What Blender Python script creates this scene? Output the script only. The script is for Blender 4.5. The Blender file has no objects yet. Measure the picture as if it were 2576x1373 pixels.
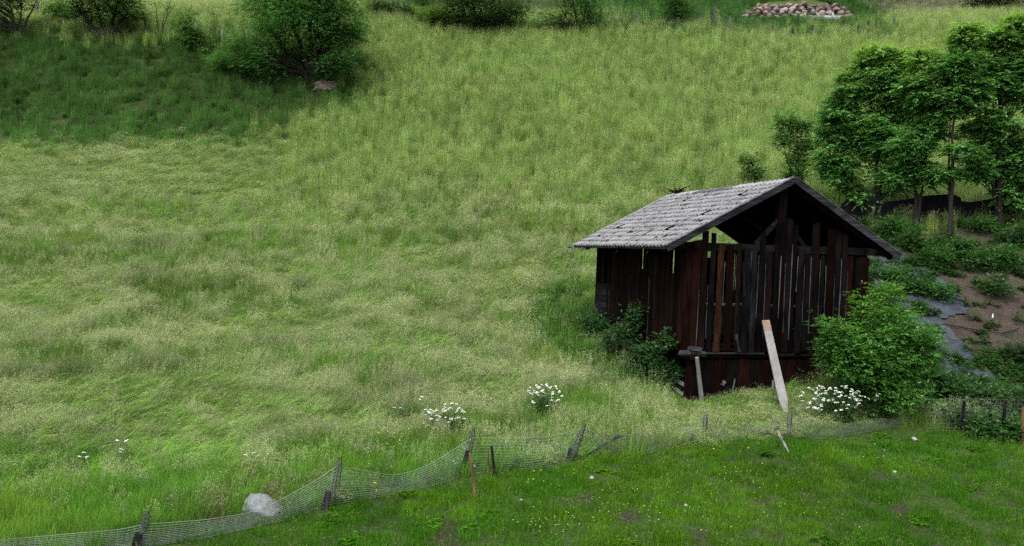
import bpy, math
import numpy as np
from mathutils import Vector, Matrix

rng = np.random.default_rng(11)
SC = bpy.context.scene
COL = SC.collection

# ------------------------------------------------------------------ camera
FOC = 2000.0                      # focal length in units of a 2576-wide frame
PITCH, ROLL = 0.028, 0.037
CAM = np.array([0.0, 0.0, 6.0])
_f = np.array([0, math.cos(PITCH), -math.sin(PITCH)])
_r0 = np.array([1.0, 0, 0]); _u0 = np.cross(_r0, _f)
_r = _r0 * math.cos(ROLL) + _u0 * math.sin(ROLL)
_u = _u0 * math.cos(ROLL) - _r0 * math.sin(ROLL)
cd = bpy.data.cameras.new('camera'); cam = bpy.data.objects.new('camera', cd)
COL.objects.link(cam)
cd.sensor_width = 36; cd.lens = 36 * FOC / 2576; cd.clip_start = 0.1; cd.clip_end = 600
M = Matrix(((_r[0], _u[0], -_f[0], CAM[0]), (_r[1], _u[1], -_f[1], CAM[1]), (_r[2], _u[2], -_f[2], CAM[2]), (0, 0, 0, 1)))
cam.matrix_world = M
SC.camera = cam

# ------------------------------------------------------------------ light: bright overcast
SUN_EL, SUN_AZ = 62.0, 215.0      # azimuth clockwise from +Y: from behind the camera, a little left
w = bpy.data.worlds.new('World'); SC.world = w; w.use_nodes = True
nt = w.node_tree; nt.nodes.clear()
sky = nt.nodes.new('ShaderNodeTexSky'); sky.sky_type = 'NISHITA'; sky.sun_disc = False
sky.sun_elevation = math.radians(SUN_EL); sky.sun_rotation = math.radians(SUN_AZ)
sky.air_density = 1.0; sky.dust_density = 4.0; sky.ozone_density = 1.0
hs = nt.nodes.new('ShaderNodeHueSaturation'); hs.inputs['Saturation'].default_value = 0.3
bg = nt.nodes.new('ShaderNodeBackground'); bg.inputs['Strength'].default_value = 0.12
out = nt.nodes.new('ShaderNodeOutputWorld')
nt.links.new(sky.outputs[0], hs.inputs['Color']); nt.links.new(hs.outputs[0], bg.inputs[0]); nt.links.new(bg.outputs[0], out.inputs[0])
ld = bpy.data.lights.new('sun', 'SUN'); ld.energy = 1.1; ld.angle = math.radians(24); ld.color = (1, .97, .92)
lo = bpy.data.objects.new('sun', ld); COL.objects.link(lo)
az, el = math.radians(SUN_AZ), math.radians(SUN_EL)
dvec = Vector((math.sin(az) * math.cos(el), math.cos(az) * math.cos(el), math.sin(el)))
lo.rotation_euler = (-dvec).to_track_quat('-Z', 'Y').to_euler()
SC.view_settings.view_transform = 'Standard'; SC.view_settings.look = 'None'
SC.view_settings.exposure = 1.4; SC.view_settings.gamma = 1
SC.render.engine = 'CYCLES'
SC.cycles.max_bounces = 5; SC.cycles.diffuse_bounces = 3; SC.cycles.glossy_bounces = 2
SC.cycles.transmission_bounces = 3; SC.cycles.transparent_max_bounces = 4
SC.cycles.use_denoising = False

# ------------------------------------------------------------------ helpers
def proj(P):
    P = np.asarray(P, float) - CAM
    d = P @ _f
    return 1288 + FOC * (P @ _r) / d, 686.5 - FOC * (P @ _u) / d
def ray(u, v):
    return _f + _r * (u - 1288) / FOC + _u * (686.5 - v) / FOC
def U(u, v, d):                    # point seen in direction (u, v) at distance d along +Y
    k = ray(u, v); return CAM + k * (d / k[1])

_perm = rng.random((256, 256))
def noise(x, y, s, seed=0):        # smooth value noise, 0..1
    x = np.asarray(x, float) / s + 37.3 * seed; y = np.asarray(y, float) / s + 91.7 * seed
    xi = np.floor(x).astype(int); yi = np.floor(y).astype(int)
    fx = x - xi; fy = y - yi; fx = fx * fx * (3 - 2 * fx); fy = fy * fy * (3 - 2 * fy)
    a = _perm[xi % 256, yi % 256]; b = _perm[(xi + 1) % 256, yi % 256]
    c = _perm[xi % 256, (yi + 1) % 256]; d = _perm[(xi + 1) % 256, (yi + 1) % 256]
    return (a * (1 - fx) + b * fx) * (1 - fy) + (c * (1 - fx) + d * fx) * fy
def fbm(x, y, s, seed=0):
    return (noise(x, y, s, seed) + .5 * noise(x, y, s / 2.1, seed + 1) + .25 * noise(x, y, s / 4.3, seed + 2)) / 1.75

# ------------------------------------------------------------------ terrain
CP = [(0, 1373, 13.2), (700, 1373, 13.4), (1288, 1373, 13.8), (2000, 1373, 14.2), (2576, 1373, 14.8),
      (200, 1345, 13.9), (850, 1268, 15.5), (1190, 1195, 17), (1500, 1150, 18), (1980, 1100, 19), (2330, 1070, 20.3), (2576, 1100, 20),
      (0, 1150, 17.3), (600, 1130, 17.8),
      (0, 1000, 20.5), (600, 1000, 20.8), (1200, 1000, 21.3), (1700, 1000, 21.6), (1950, 1005, 21.2), (2200, 1015, 21.5), (2500, 1030, 21.8),
      (0, 780, 28), (600, 780, 28.5), (1200, 790, 28.7), (1480, 815, 28.0), (1620, 905, 25),
      (0, 520, 41), (600, 520, 41), (1200, 520, 40), (1500, 520, 40), (1900, 520, 39),
      (0, 350, 50), (600, 345, 50), (1200, 350, 49), (1800, 340, 48), (2300, 330, 46), (2560, 300, 46),
      (900, 200, 58), (1300, 200, 59), (1800, 200, 57), (2300, 200, 56), (2560, 180, 56),
      (1000, 45, 71), (1300, 85, 68), (1600, 80, 67), (2000, 95, 65), (2300, 75, 67), (2560, 60, 68),
      (0, 92, 60), (300, 97, 60), (600, 110, 60), (800, 175, 58), (0, 220, 54.5), (400, 220, 54.5), (700, 250, 54),
      (0, 30, 76), (500, 20, 79), (800, 8, 79), (1100, 0, 83), (1400, 10, 80), (1750, 45, 73), (2000, 52, 72), (2200, 45, 73),
      (2000, 0, 77), (1700, 0, 80), (2300, 10, 80), (2560, 10, 79),
      (0, -150, 125), (650, -150, 125), (1288, -150, 125), (1900, -140, 125), (2576, -130, 125),
      (2400, 960, 23), (2576, 985, 23), (2400, 800, 26.5), (2576, 800, 26.8), (2250, 700, 29), (2150, 552, 34.5), (2350, 565, 33), (2576, 572, 32),
      (2350, 495, 36.4), (2150, 500, 37), (2576, 480, 36.5)]
cp = np.array([U(*c) for c in CP])
extra = [(-14, 5, -.6), (0, 5, -.7), (14, 5, -.6), (-30, 15, .6), (-60, 60, 20), (-80, 120, 50), (26, 20, 1), (60, 60, 22), (80, 120, 52), (26, 30, 6.5), (20, 10, 0)]
cp = np.vstack([cp, np.array(extra, float)])
def _tps(r2): return np.where(r2 > 0, r2 * np.log(r2 + 1e-12), 0) * .5
n = len(cp)
K = _tps(((cp[:, None, :2] - cp[None, :, :2]) ** 2).sum(-1)) + np.eye(n) * 1.2
Pm = np.hstack([np.ones((n, 1)), cp[:, :2]])
A = np.block([[K, Pm], [Pm.T, np.zeros((3, 3))]])
coef = np.linalg.solve(A, np.concatenate([cp[:, 2], np.zeros(3)]))
GX0, GX1, GY0, GY1, GS = -100.0, 100.0, -6.0, 140.0, 0.5
gx = np.arange(GX0, GX1 + .01, GS); gy = np.arange(GY0, GY1 + .01, GS)
XX, YY = np.meshgrid(gx, gy, indexing='ij')
ZZ = np.zeros_like(XX)
for i in range(n):
    ZZ += coef[i] * _tps((XX - cp[i, 0]) ** 2 + (YY - cp[i, 1]) ** 2)
ZZ += coef[n] + coef[n + 1] * XX + coef[n + 2] * YY
ZZ += (fbm(XX, YY, 9, 3) - .5) * .7 * np.clip((YY - 24) / 20, .15, 1) + (fbm(XX, YY, 2.2, 6) - .5) * .22
def H(x, y):
    fx = np.clip((np.asarray(x, float) - GX0) / GS, 0, len(gx) - 1.001); fy = np.clip((np.asarray(y, float) - GY0) / GS, 0, len(gy) - 1.001)
    i = fx.astype(int); j = fy.astype(int); a = fx - i; b = fy - j
    return (ZZ[i, j] * (1 - a) + ZZ[i + 1, j] * a) * (1 - b) + (ZZ[i, j + 1] * (1 - a) + ZZ[i + 1, j + 1] * a) * b
def G(u, v, dmin=9.0):             # where the line of sight (u, v) meets the ground
    k = ray(u, v); k = k / k[1]
    d = np.arange(dmin, 138, .1)
    P = CAM + d[:, None] * k
    below = P[:, 2] < H(P[:, 0], P[:, 1])
    i = int(np.argmax(below)) if below.any() else len(d) - 1
    p = P[i]; return np.array([p[0], p[1], float(H(p[0], p[1]))])
def px2m(u, d): return d / FOC

# ------------------------------------------------------------------ object helpers
def tag(o, label=None, cat=None, group=None, kind=None):
    if label: o['label'] = label
    if cat: o['category'] = cat
    if group: o['group'] = group
    if kind: o['kind'] = kind
    return o
def empty(name, loc, rz=0, label=None, cat=None, group=None):
    o = bpy.data.objects.new(name, None); COL.objects.link(o)
    o.location = tuple(float(a) for a in loc); o.rotation_euler = (0, 0, rz); o.empty_display_size = .2
    return tag(o, label, cat, group)
def link(name, me, mat, parent=None, world=True):
    o = bpy.data.objects.new(name, me); COL.objects.link(o)
    if mat is not None and not me.materials: me.materials.append(mat)
    if parent is not None:
        o.parent = parent
        if world:                  # mesh given in world coordinates
            lx = Matrix.Translation(parent.location) @ parent.rotation_euler.to_matrix().to_4x4()
            q = parent.parent
            o.matrix_parent_inverse = Matrix()
            while q is not None:
                lx = Matrix.Translation(q.location) @ q.rotation_euler.to_matrix().to_4x4() @ lx; q = q.parent
            me.transform(lx.inverted())
    elif world and len(me.vertices):  # put the origin at the thing's base
        co = np.empty(len(me.vertices) * 3); me.vertices.foreach_get('co', co); co = co.reshape(-1, 3)
        c = Vector(((co[:, 0].min() + co[:, 0].max()) / 2, (co[:, 1].min() + co[:, 1].max()) / 2, co[:, 2].min()))
        me.transform(Matrix.Translation(-c)); o.location = c
    return o
def npmesh(name, V, F, col=None, attrs=None, smooth=False):
    V = np.asarray(V, np.float32); F = np.asarray(F, np.int32)
    me = bpy.data.meshes.new(name)
    k = F.shape[1]
    me.vertices.add(len(V)); me.vertices.foreach_set('co', V.ravel())
    me.loops.add(F.size); me.loops.foreach_set('vertex_index', F.ravel())
    me.polygons.add(len(F)); me.polygons.foreach_set('loop_start', np.arange(0, F.size, k, dtype=np.int32))
    if smooth: me.polygons.foreach_set('use_smooth', np.ones(len(F), bool))
    if col is not None:
        c = np.ones((len(V), 4), np.float32); c[:, :3] = col
        a = me.color_attributes.new('Col', 'FLOAT_COLOR', 'POINT'); a.data.foreach_set('color', c.ravel())
    for nm, val in (attrs or {}).items():
        a = me.attributes.new(nm, 'FLOAT', 'POINT'); a.data.foreach_set('value', np.asarray(val, np.float32))
    me.update(calc_edges=True)
    return me

class MB:                          # collects shapes into one mesh
    def __init__(s): s.v = []; s.f = []; s.c = []
    def add(s, V, F, col):
        o = len(s.v); s.v += [tuple(map(float, p)) for p in V]; s.f += [tuple(i + o for i in f) for f in F]
        s.c += [tuple(col)] * len(V)
    def box(s, a, b, w, t, nrm=(0, -1, 0), col=(.5, .5, .5), wob=0, seg=1, endj=0, taper=1.0):
        """bar from a to b, w wide, t thick along nrm; wob = uneven edges"""
        a = np.array(a, float); b = np.array(b, float); d = b - a; L = np.linalg.norm(d); d = d / L
        nn = np.array(nrm, float); nn = nn - d * (nn @ d); nn /= np.linalg.norm(nn); sd = np.cross(d, nn)
        V = []; F = []
        off = 0.0
        for k in range(seg + 1):
            tt = k / seg; ww = w * (1 + (taper - 1) * tt) * (1 + rng.uniform(-wob, wob)); off += rng.uniform(-wob, wob) * w * .35
            p = a + (b - a) * tt + sd * off * (0 if seg == 1 else 1)
            e = rng.uniform(-endj, endj, 2) if k in (0, seg) else (0, 0)
            for (x, y, ei) in ((-1, -1, 0), (1, -1, 1), (1, 1, 1), (-1, 1, 0)):
                V.append(p + sd * x * ww / 2 + nn * y * t / 2 + d * e[ei])
        for k in range(seg):
            o = 4 * k
            for q in range(4): F.append((o + q, o + (q + 1) % 4, o + 4 + (q + 1) % 4, o + 4 + q))
        F.append((3, 2, 1, 0)); o = 4 * seg; F.append((o, o + 1, o + 2, o + 3))
        s.add(V, F, col)
    def tube(s, pts, rad, sides=6, col=(.5, .5, .5), bump=0.0, flat=1.0):
        pts = np.array(pts, float); n = len(pts); rad = np.broadcast_to(rad, (n,)).astype(float)
        V = []; F = []
        tan = np.gradient(pts, axis=0) if n > 2 else np.array([pts[1] - pts[0]] * 2)
        tan /= np.linalg.norm(tan, axis=1)[:, None] + 1e-9
        ref = np.array([0, 0, 1.0]) if abs(tan[0][2]) < .9 else np.array([0, 1.0, 0])
        for k in range(n):
            x = np.cross(tan[k], ref); x /= np.linalg.norm(x) + 1e-9; y = np.cross(tan[k], x); ref = -np.cross(tan[k], x) if False else ref
            for j in range(sides):
                a = 2 * math.pi * j / sides; r = rad[k] * (1 + rng.uniform(-bump, bump))
                V.append(pts[k] + (x * math.cos(a) + y * math.sin(a) * flat) * r)
        for k in range(n - 1):
            for j in range(sides):
                F.append((k * sides + j, k * sides + (j + 1) % sides, (k + 1) * sides + (j + 1) % sides, (k + 1) * sides + j))
        F.append(tuple(range(sides))[::-1]); F.append(tuple((n - 1) * sides + j for j in range(sides)))
        s.add(V, F, col)
    def rock(s, c, r, col=(.5, .5, .5), sub=2, squash=(1, 1, .7), rough=.22, cut=5):
        V, F = ICO[sub]; V = V.copy()
        for _ in range(cut):       # flatten a few sides
            nn = rng.normal(size=3); nn /= np.linalg.norm(nn); h = rng.uniform(.55, .85)
            dd = V @ nn; m = dd > h; V[m] -= np.outer(dd[m] - h, nn)
        ph = rng.uniform(0, 6.28, 6); fq = rng.uniform(3, 6, (3, 3)); V *= (1 + rough * (.22 * np.sin(V @ fq[0] + ph[0]) + .16 * np.sin(V @ fq[1] * 2.1 + ph[1]) + .10 * np.sin(V @ fq[2] * 4.3 + ph[2])) + rng.uniform(-rough, rough, len(V)) * .1)[:, None]
        V = V * np.array(squash) * r
        a = rng.uniform(0, 6.28); ca, sa = math.cos(a), math.sin(a)
        V = V @ np.array([[ca, sa, 0], [-sa, ca, 0], [0, 0, 1]]) + np.array(c)
        s.add(V, F, col)
    def build(s, name, mat, parent=None, world=True, smooth=False):
        me = bpy.data.meshes.new(name); me.from_pydata(s.v, [], s.f)
        a = me.color_attributes.new('Col', 'FLOAT_COLOR', 'POINT')
        c = np.ones((len(s.v), 4), np.float32); c[:, :3] = np.array(s.c); a.data.foreach_set('color', c.ravel())
        if smooth: me.polygons.foreach_set('use_smooth', np.ones(len(me.polygons), bool))
        me.update()
        return link(name, me, mat, parent, world)
def _ico(sub):
    import bmesh
    bm = bmesh.new(); bmesh.ops.create_icosphere(bm, subdivisions=sub, radius=1)
    bm.verts.ensure_lookup_table()
    V = np.array([v.co[:] for v in bm.verts]); F = [tuple(v.index for v in f.verts) for f in bm.faces]; bm.free(); return V, F
ICO = {1: _ico(1), 2: _ico(2), 3: _ico(3)}

# ------------------------------------------------------------------ materials
def mat(name):
    m = bpy.data.materials.new(name); m.use_nodes = True; m.node_tree.nodes.clear(); return m, m.node_tree
def N(nt, t, **k):
    x = nt.nodes.new(t)
    for a, b in k.items():
        if a.startswith('i_'): x.inputs[int(a[2:]) if a[2:].isdigit() else a[2:]].default_value = b
        else: setattr(x, a, b)
    return x
def ramp(nt, src, stops):
    r = nt.nodes.new('ShaderNodeValToRGB'); nt.links.new(src, r.inputs[0])
    while len(r.color_ramp.elements) < len(stops): r.color_ramp.elements.new(.5)
    for e, (p, c) in zip(r.color_ramp.elements, stops):
        e.position = p; e.color = (c[0], c[1], c[2], 1) if isinstance(c, (tuple, list)) else (c, c, c, 1)
    return r.outputs[0]
def mul(nt, a, b, f=1.0, mode='MULTIPLY'):
    x = nt.nodes.new('ShaderNodeMix'); x.data_type = 'RGBA'; x.blend_type = mode; x.inputs[0].default_value = f
    for s_, i in ((a, 6), (b, 7)):
        if hasattr(s_, 'links'): nt.links.new(s_, x.inputs[i])
        else: x.inputs[i].default_value = (*s_, 1)
    return x.outputs[2]
def noise_n(nt, scale, stretch=(1, 1, 1), detail=4, rough=.6, coord='Object'):
    tc = nt.nodes.new('ShaderNodeTexCoord'); mp = nt.nodes.new('ShaderNodeMapping'); mp.inputs['Scale'].default_value = stretch
    nt.links.new(tc.outputs[coord], mp.inputs[0])
    t = nt.nodes.new('ShaderNodeTexNoise'); t.inputs['Scale'].default_value = scale; t.inputs['Detail'].default_value = detail
    t.inputs['Roughness'].default_value = rough; nt.links.new(mp.outputs[0], t.inputs['Vector']); return t.outputs['Fac']
def finish(m, nt, color, rough=.9, bump=None, bstr=.4, bdist=.02, spec=.3):
    p = nt.nodes.new('ShaderNodeBsdfPrincipled'); p.inputs['Roughness'].default_value = rough
    p.inputs['Specular IOR Level'].default_value = spec
    o = nt.nodes.new('ShaderNodeOutputMaterial'); nt.links.new(p.outputs[0], o.inputs[0])
    if hasattr(color, 'links'): nt.links.new(color, p.inputs['Base Color'])
    else: p.inputs['Base Color'].default_value = (*color, 1)
    if bump is not None:
        b = nt.nodes.new('ShaderNodeBump'); b.inputs['Strength'].default_value = bstr; b.inputs['Distance'].default_value = bdist
        nt.links.new(bump, b.inputs['Height']); nt.links.new(b.outputs[0], p.inputs['Normal'])
    return m
def col_attr(nt, nm='Col', t='GEOMETRY'):
    a = nt.nodes.new('ShaderNodeAttribute'); a.attribute_type = t; a.attribute_name = nm; return a.outputs['Color']
def wood(name, stretch, k=1.0):
    m, nt = mat(name)
    g = noise_n(nt, 9, stretch, 6, .7); g2 = noise_n(nt, 2.2, (stretch[0] ** .4, stretch[1] ** .4, stretch[2] ** .4), 3)
    c = mul(nt, col_attr(nt), ramp(nt, g, [(.32, 1 - .8 * k), (.5, 1 - .2 * k), (.62, 1 + .3 * k), (.78, 1 + 1.9 * k)]))
    c = mul(nt, c, ramp(nt, g2, [(.3, 1 - .65 * k), (.7, 1 + .6 * k)]))
    return finish(m, nt, c, .95, g, .6, .01, .04)
WZ = wood('wood_upright', (3, 3, .18)); WX = wood('wood_lengthwise', (.18, 3, 3)); WY = wood('wood_crosswise', (3, .18, 3)); WA = wood('wood_plain', (1.2, 1.2, 1.2)); WP = wood('wood_weathered', (3, 3, .18), .3)
def leafmat(name, trans=.3, rough=.6, attr='Col'):
    m, nt = mat(name)
    c = col_attr(nt, attr)
    nz = noise_n(nt, 1.7, (1, 1, 1), 2); c = mul(nt, c, ramp(nt, nz, [(.3, .8), (.7, 1.2)]))
    d = N(nt, 'ShaderNodeBsdfDiffuse'); t = N(nt, 'ShaderNodeBsdfTranslucent'); g = N(nt, 'ShaderNodeBsdfGlossy', i_Roughness=.45)
    ct = mul(nt, c, (1.1, 1.15, .5))
    nt.links.new(c, d.inputs[0]); nt.links.new(ct, t.inputs[0]); g.inputs[0].default_value = (.5, .55, .5, 1)
    mx = N(nt, 'ShaderNodeMixShader', i_0=trans); nt.links.new(d.outputs[0], mx.inputs[1]); nt.links.new(t.outputs[0], mx.inputs[2])
    m2 = N(nt, 'ShaderNodeMixShader', i_0=.05); nt.links.new(mx.outputs[0], m2.inputs[1]); nt.links.new(g.outputs[0], m2.inputs[2])
    o = N(nt, 'ShaderNodeOutputMaterial'); nt.links.new(m2.outputs[0], o.inputs[0]); return m
LEAF = leafmat('leaf', .42)
def grassmat():
    m, nt = mat('grass_blade')
    a = col_attr(nt, 'gcol', 'INSTANCER'); b = col_attr(nt, 'scol', 'INSTANCER')
    s = nt.nodes.new('ShaderNodeAttribute'); s.attribute_name = 'seed'
    v = nt.nodes.new('ShaderNodeAttribute'); v.attribute_name = 'vary'
    x = nt.nodes.new('ShaderNodeMix'); x.data_type = 'RGBA'; nt.links.new(s.outputs['Fac'], x.inputs[0]); nt.links.new(a, x.inputs[6]); nt.links.new(b, x.inputs[7])
    c = mul(nt, x.outputs[2], ramp(nt, v.outputs['Fac'], [(0, (.66, .7, .68)), (.5, (1, 1, 1)), (1, (1.38, 1.27, 1.2))]))
    d = N(nt, 'ShaderNodeBsdfDiffuse'); t = N(nt, 'ShaderNodeBsdfTranslucent'); nt.links.new(c, d.inputs[0]); nt.links.new(c, t.inputs[0])
    mx = N(nt, 'ShaderNodeMixShader', i_0=.35); nt.links.new(d.outputs[0], mx.inputs[1]); nt.links.new(t.outputs[0], mx.inputs[2])
    o = N(nt, 'ShaderNodeOutputMaterial'); nt.links.new(mx.outputs[0], o.inputs[0]); return m
GRASS = grassmat()
def plain(name, col, rough=.8, spec=.3, nscale=None, amt=.3):
    m, nt = mat(name); g = noise_n(nt, nscale or 8, (1, 1, 1), 4)
    c = mul(nt, col if not isinstance(col, str) else col_attr(nt), ramp(nt, g, [(.25, 1 - amt), (.75, 1 + amt)]))
    return finish(m, nt, c, rough, g, .5, .01, spec)
BARK = plain('bark', (.024, .021, .018), .9, .2, 14, .5)
STONE = plain('stone', 'Col', .9, .2, 5, .35)
WIRE = plain('galvanised_wire', (.12, .14, .14), .5, .5, 3, .3)
OLDWIRE = plain('dull_wire', (.075, .085, .085), .7, .3, 3, .3)
IRON = plain('dark_iron', (.035, .035, .045), .6, .5, 6, .3)
PETAL = plain('petal', 'Col', .7, .2, 20, .1)
# ------------------------------------------------------------------ ground sheet
def inpoly(x, y, poly):
    x = np.asarray(x, float); y = np.asarray(y, float); r = np.zeros(x.shape, bool); n = len(poly)
    for i in range(n):
        x1, y1 = poly[i]; x2, y2 = poly[(i + 1) % n]
        c = ((y1 > y) != (y2 > y)) & (x < (x2 - x1) * (y - y1) / ((y2 - y1) or 1e-9) + x1); r ^= c
    return r
# outlines on the ground, given as the places where they are seen
BANK = [(-300, 60), (0, 88), (300, 95), (600, 105), (700, 120), (900, 130), (905, 215), (880, 270), (780, 300), (640, 345), (420, 350), (0, 352), (-300, 352)]
SLOPE = [(2120, 552), (2350, 572), (2700, 580), (2800, 1060), (2576, 1065), (2330, 1040), (2180, 1010), (2080, 900), (2060, 640)]
SOIL = [(2440, 690), (2580, 660), (2760, 680), (2760, 1000), (2560, 900), (2480, 870), (2400, 800)]
def fence_v(u): return np.interp(u, [-400, 0, 200, 840, 1170, 1440, 1740, 1960, 2260, 2600, 3000], [1425, 1404, 1396, 1262, 1195, 1160, 1118, 1098, 1075, 1085, 1100])
TX = np.concatenate([np.arange(-100, -40, 2.0), np.arange(-40, 40, .4), np.arange(40, 101, 2.0)])
TY = np.concatenate([np.arange(-6, 9, 1.0), np.arange(9, 40, .3), np.arange(40, 80, .6), np.arange(80, 141, 2.0)])
tx, ty = np.meshgrid(TX, TY, indexing='ij'); tz = H(tx, ty)
V = np.stack([tx.ravel(), ty.ravel(), tz.ravel()], 1)
nx, ny = len(TX), len(TY)
ii, jj = np.meshgrid(np.arange(nx - 1), np.arange(ny - 1), indexing='ij')
q = (ii * ny + jj).ravel(); F = np.stack([q, q + ny, q + ny + 1, q + 1], 1)
uu, vv = proj(V)
front = V[:, 1] > 2
base = np.tile(np.array([.035, .055, .016]), (len(V), 1))
base[:] = np.array([.05, .075, .02]) * (.7 + .6 * fbm(V[:, 0], V[:, 1], 3, 2))[:, None]
soilc = np.array([.042, .033, .027])
sm = inpoly(uu, vv, SLOPE) & front
t = np.clip((fbm(V[:, 0], V[:, 1], 2.0, 9) - .3) * 3, 0, 1)[:, None]
base[sm] = (soilc * t + np.array([.04, .05, .02]) * (1 - t))[sm]
sm = inpoly(uu, vv, SOIL) & front; base[sm] = soilc * (.8 + .5 * fbm(V[:, 0], V[:, 1], .9, 4))[sm][:, None]
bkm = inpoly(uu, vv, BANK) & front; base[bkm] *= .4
lawn = (vv > fence_v(uu)) & front
bare = np.clip((fbm(V[:, 0], V[:, 1], .7, 12) - .66) * 8, 0, 1)[:, None]
base[lawn] *= np.array([.5, .62, .5]); base[lawn] = (soilc * .8 * bare + base * (1 - bare))[lawn]
m, nt = mat('soil_and_turf')
g1 = noise_n(nt, 1.3, (1, 1, 1), 6, .7); g2 = noise_n(nt, 14, (1, 1, 1), 4)
c = mul(nt, col_attr(nt), ramp(nt, g1, [(.25, .6), (.75, 1.4)])); c = mul(nt, c, ramp(nt, g2, [(.3, .6), (.7, 1.5)]))
GROUNDMAT = finish(m, nt, c, 1, g2, .8, .05, .1)
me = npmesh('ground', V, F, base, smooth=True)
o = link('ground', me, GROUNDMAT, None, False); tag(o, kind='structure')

# ------------------------------------------------------------------ grass tufts (shapes that the turf repeats)
def strips(P, W, seed, vary, side=None):
    """P (n,k,3) spines, W (n,k) half widths -> quad strips (last ring narrow)"""
    n, k, _ = P.shape
    ang = rng.uniform(0, 6.283, n); sd = np.stack([np.cos(ang), np.sin(ang), np.zeros(n)], 1)[:, None, :] if side is None else side
    L = P - sd * W[..., None]; R_ = P + sd * W[..., None]
    V = np.stack([L, R_], 2).reshape(-1, 3)
    b = (np.arange(n) * 2 * k)[:, None] + 2 * np.arange(k - 1)[None, :]; b = b.ravel()
    F = np.stack([b, b + 1, b + 3, b + 2], 1)
    return V, F, np.full(len(V), seed, float), np.repeat(vary, 2 * k)
def diamonds(p, d, l, w, seed, vary):
    """p (n,3) base, d (n,3) direction, l, w sizes"""
    n = len(p); r = rng.normal(size=(n, 3)); s = np.cross(d, r); s /= np.linalg.norm(s, axis=1)[:, None] + 1e-9
    l = np.broadcast_to(l, n)[:, None]; w_ = np.broadcast_to(w, n)[:, None]
    V = np.stack([p, p + d * l * .5 + s * w_, p + d * l, p + d * l * .5 - s * w_], 1).reshape(-1, 3)
    F = np.arange(4 * n).reshape(n, 4); return V, F, np.full(4 * n, seed, float), np.repeat(vary, 4)
def merge(parts):
    Vs, Fs, S, Y = [], [], [], []; o = 0
    for V, F, s, y in parts: Vs.append(V); Fs.append(F + o); S.append(s); Y.append(y); o += len(V)
    return np.vstack(Vs), np.vstack(Fs), np.concatenate(S), np.concatenate(Y)
def blades(n, rad, h0, h1, wid, lean, bend=(0, 0), k=4):
    a = rng.uniform(0, 6.283, n); r = rad * np.sqrt(rng.random(n)); b = np.stack([r * np.cos(a), r * np.sin(a), np.zeros(n)], 1)
    h = rng.uniform(h0, h1, n); t = np.linspace(0, 1, k)[None, :, None]
    la = rng.uniform(0, 6.283, n); ll = rng.uniform(.15, 1, n) * lean
    dr = np.stack([np.cos(la) * ll + bend[0], np.sin(la) * ll + bend[1], np.zeros(n)], 1)[:, None, :]
    P = b[:, None, :] + np.array([0, 0, 1.]) * (t * h[:, None, None]) * (1 - .35 * t * np.linalg.norm(dr, axis=2)[..., None]) + dr * t ** 2 * h[:, None, None]
    W = wid * rng.uniform(.6, 1.2, (n, 1)) * (1 - np.linspace(0, 1, k)[None, :] ** 2 * .9)
    return P, W
def tuft(n, rad, h0, h1, wid, lean, bend=(0, 0), ns=0, sh0=.6, sh1=.9, pan=.16, pn=16, pw=.006, slean=.25, k=4):
    parts = []
    P, W = blades(n, rad, h0, h1, wid, lean, bend, k); parts.append(strips(P, W, 0., rng.random(n)))
    if ns:
        P, W = blades(ns, rad, sh0, sh1, wid * .3, slean, (bend[0] * 1.2, bend[1] * 1.2), 5); y = rng.random(ns)
        parts.append(strips(P, np.maximum(W, wid * .14), .75, y))
        tip = P[:, -1]; td = P[:, -1] - P[:, -2]; td /= np.linalg.norm(td, axis=1)[:, None]
        q = rng.random((ns, pn)); 
        rr = rng.normal(size=(ns, pn, 3)); 
        pos = tip[:, None, :] - td[:, None, :] * (q * pan)[..., None] + rr * (pan * .16 * (.3 + q))[..., None]
        dd = td[:, None, :] + rr * .7; dd /= np.linalg.norm(dd, axis=2)[..., None]
        parts.append(diamonds(pos.reshape(-1, 3), dd.reshape(-1, 3), .024, pw, 1., np.repeat(y, pn)))
    return merge(parts)
def weed(nst, rad, h0, h1, nl, ls):
    parts = []
    P, W = blades(nst, rad, h0, h1, .004, .35, k=5); parts.append(strips(P, np.maximum(W, .003), .0, rng.random(nst) * .4))
    for i in range(2, 5):
        p = np.repeat(P[:, i], nl, 0); n = len(p); a = rng.uniform(0, 6.283, n)
        d = np.stack([np.cos(a), np.sin(a), rng.uniform(-.35, .45, n)], 1); d /= np.linalg.norm(d, axis=1)[:, None]
        nrm = np.cross(d, np.cross(np.array([0, 0, 1.]), d)); s = np.cross(d, nrm); s /= np.linalg.norm(s, axis=1)[:, None]
        l = ls * rng.uniform(.6, 1.2, n)[:, None]; p = p - np.array([0, 0, 1.]) * rng.uniform(0, .1, n)[:, None]
        V = np.stack([p, p + d * l * .5 + s * l * .28, p + d * l - [0, 0, .01], p + d * l * .5 - s * l * .28], 1).reshape(-1, 3)
        parts.append((V, np.arange(4 * n).reshape(n, 4), np.zeros(4 * n), np.repeat(rng.random(n), 4)))
    return merge(parts)
def proto(name, data, c):
    V, F, s, y = data; me = npmesh(name, V, F, None, {'seed': s, 'vary': y}); me.materials.append(GRASS)
    o = bpy.data.objects.new(name, me); c.objects.link(o); return o
TUFTS = bpy.data.collections.new('grass_tufts')
specs = []
for i in range(3): specs.append(tuft(90, .22, .22, .5, .0045, .5))                                     # 0-2 leafy
for i in range(3): specs.append(tuft(55, .24, .2, .45, .0045, .5, ns=17, sh0=.45, sh1=.75, pn=13, pw=.0045))         # 3-5 in seed
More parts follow.
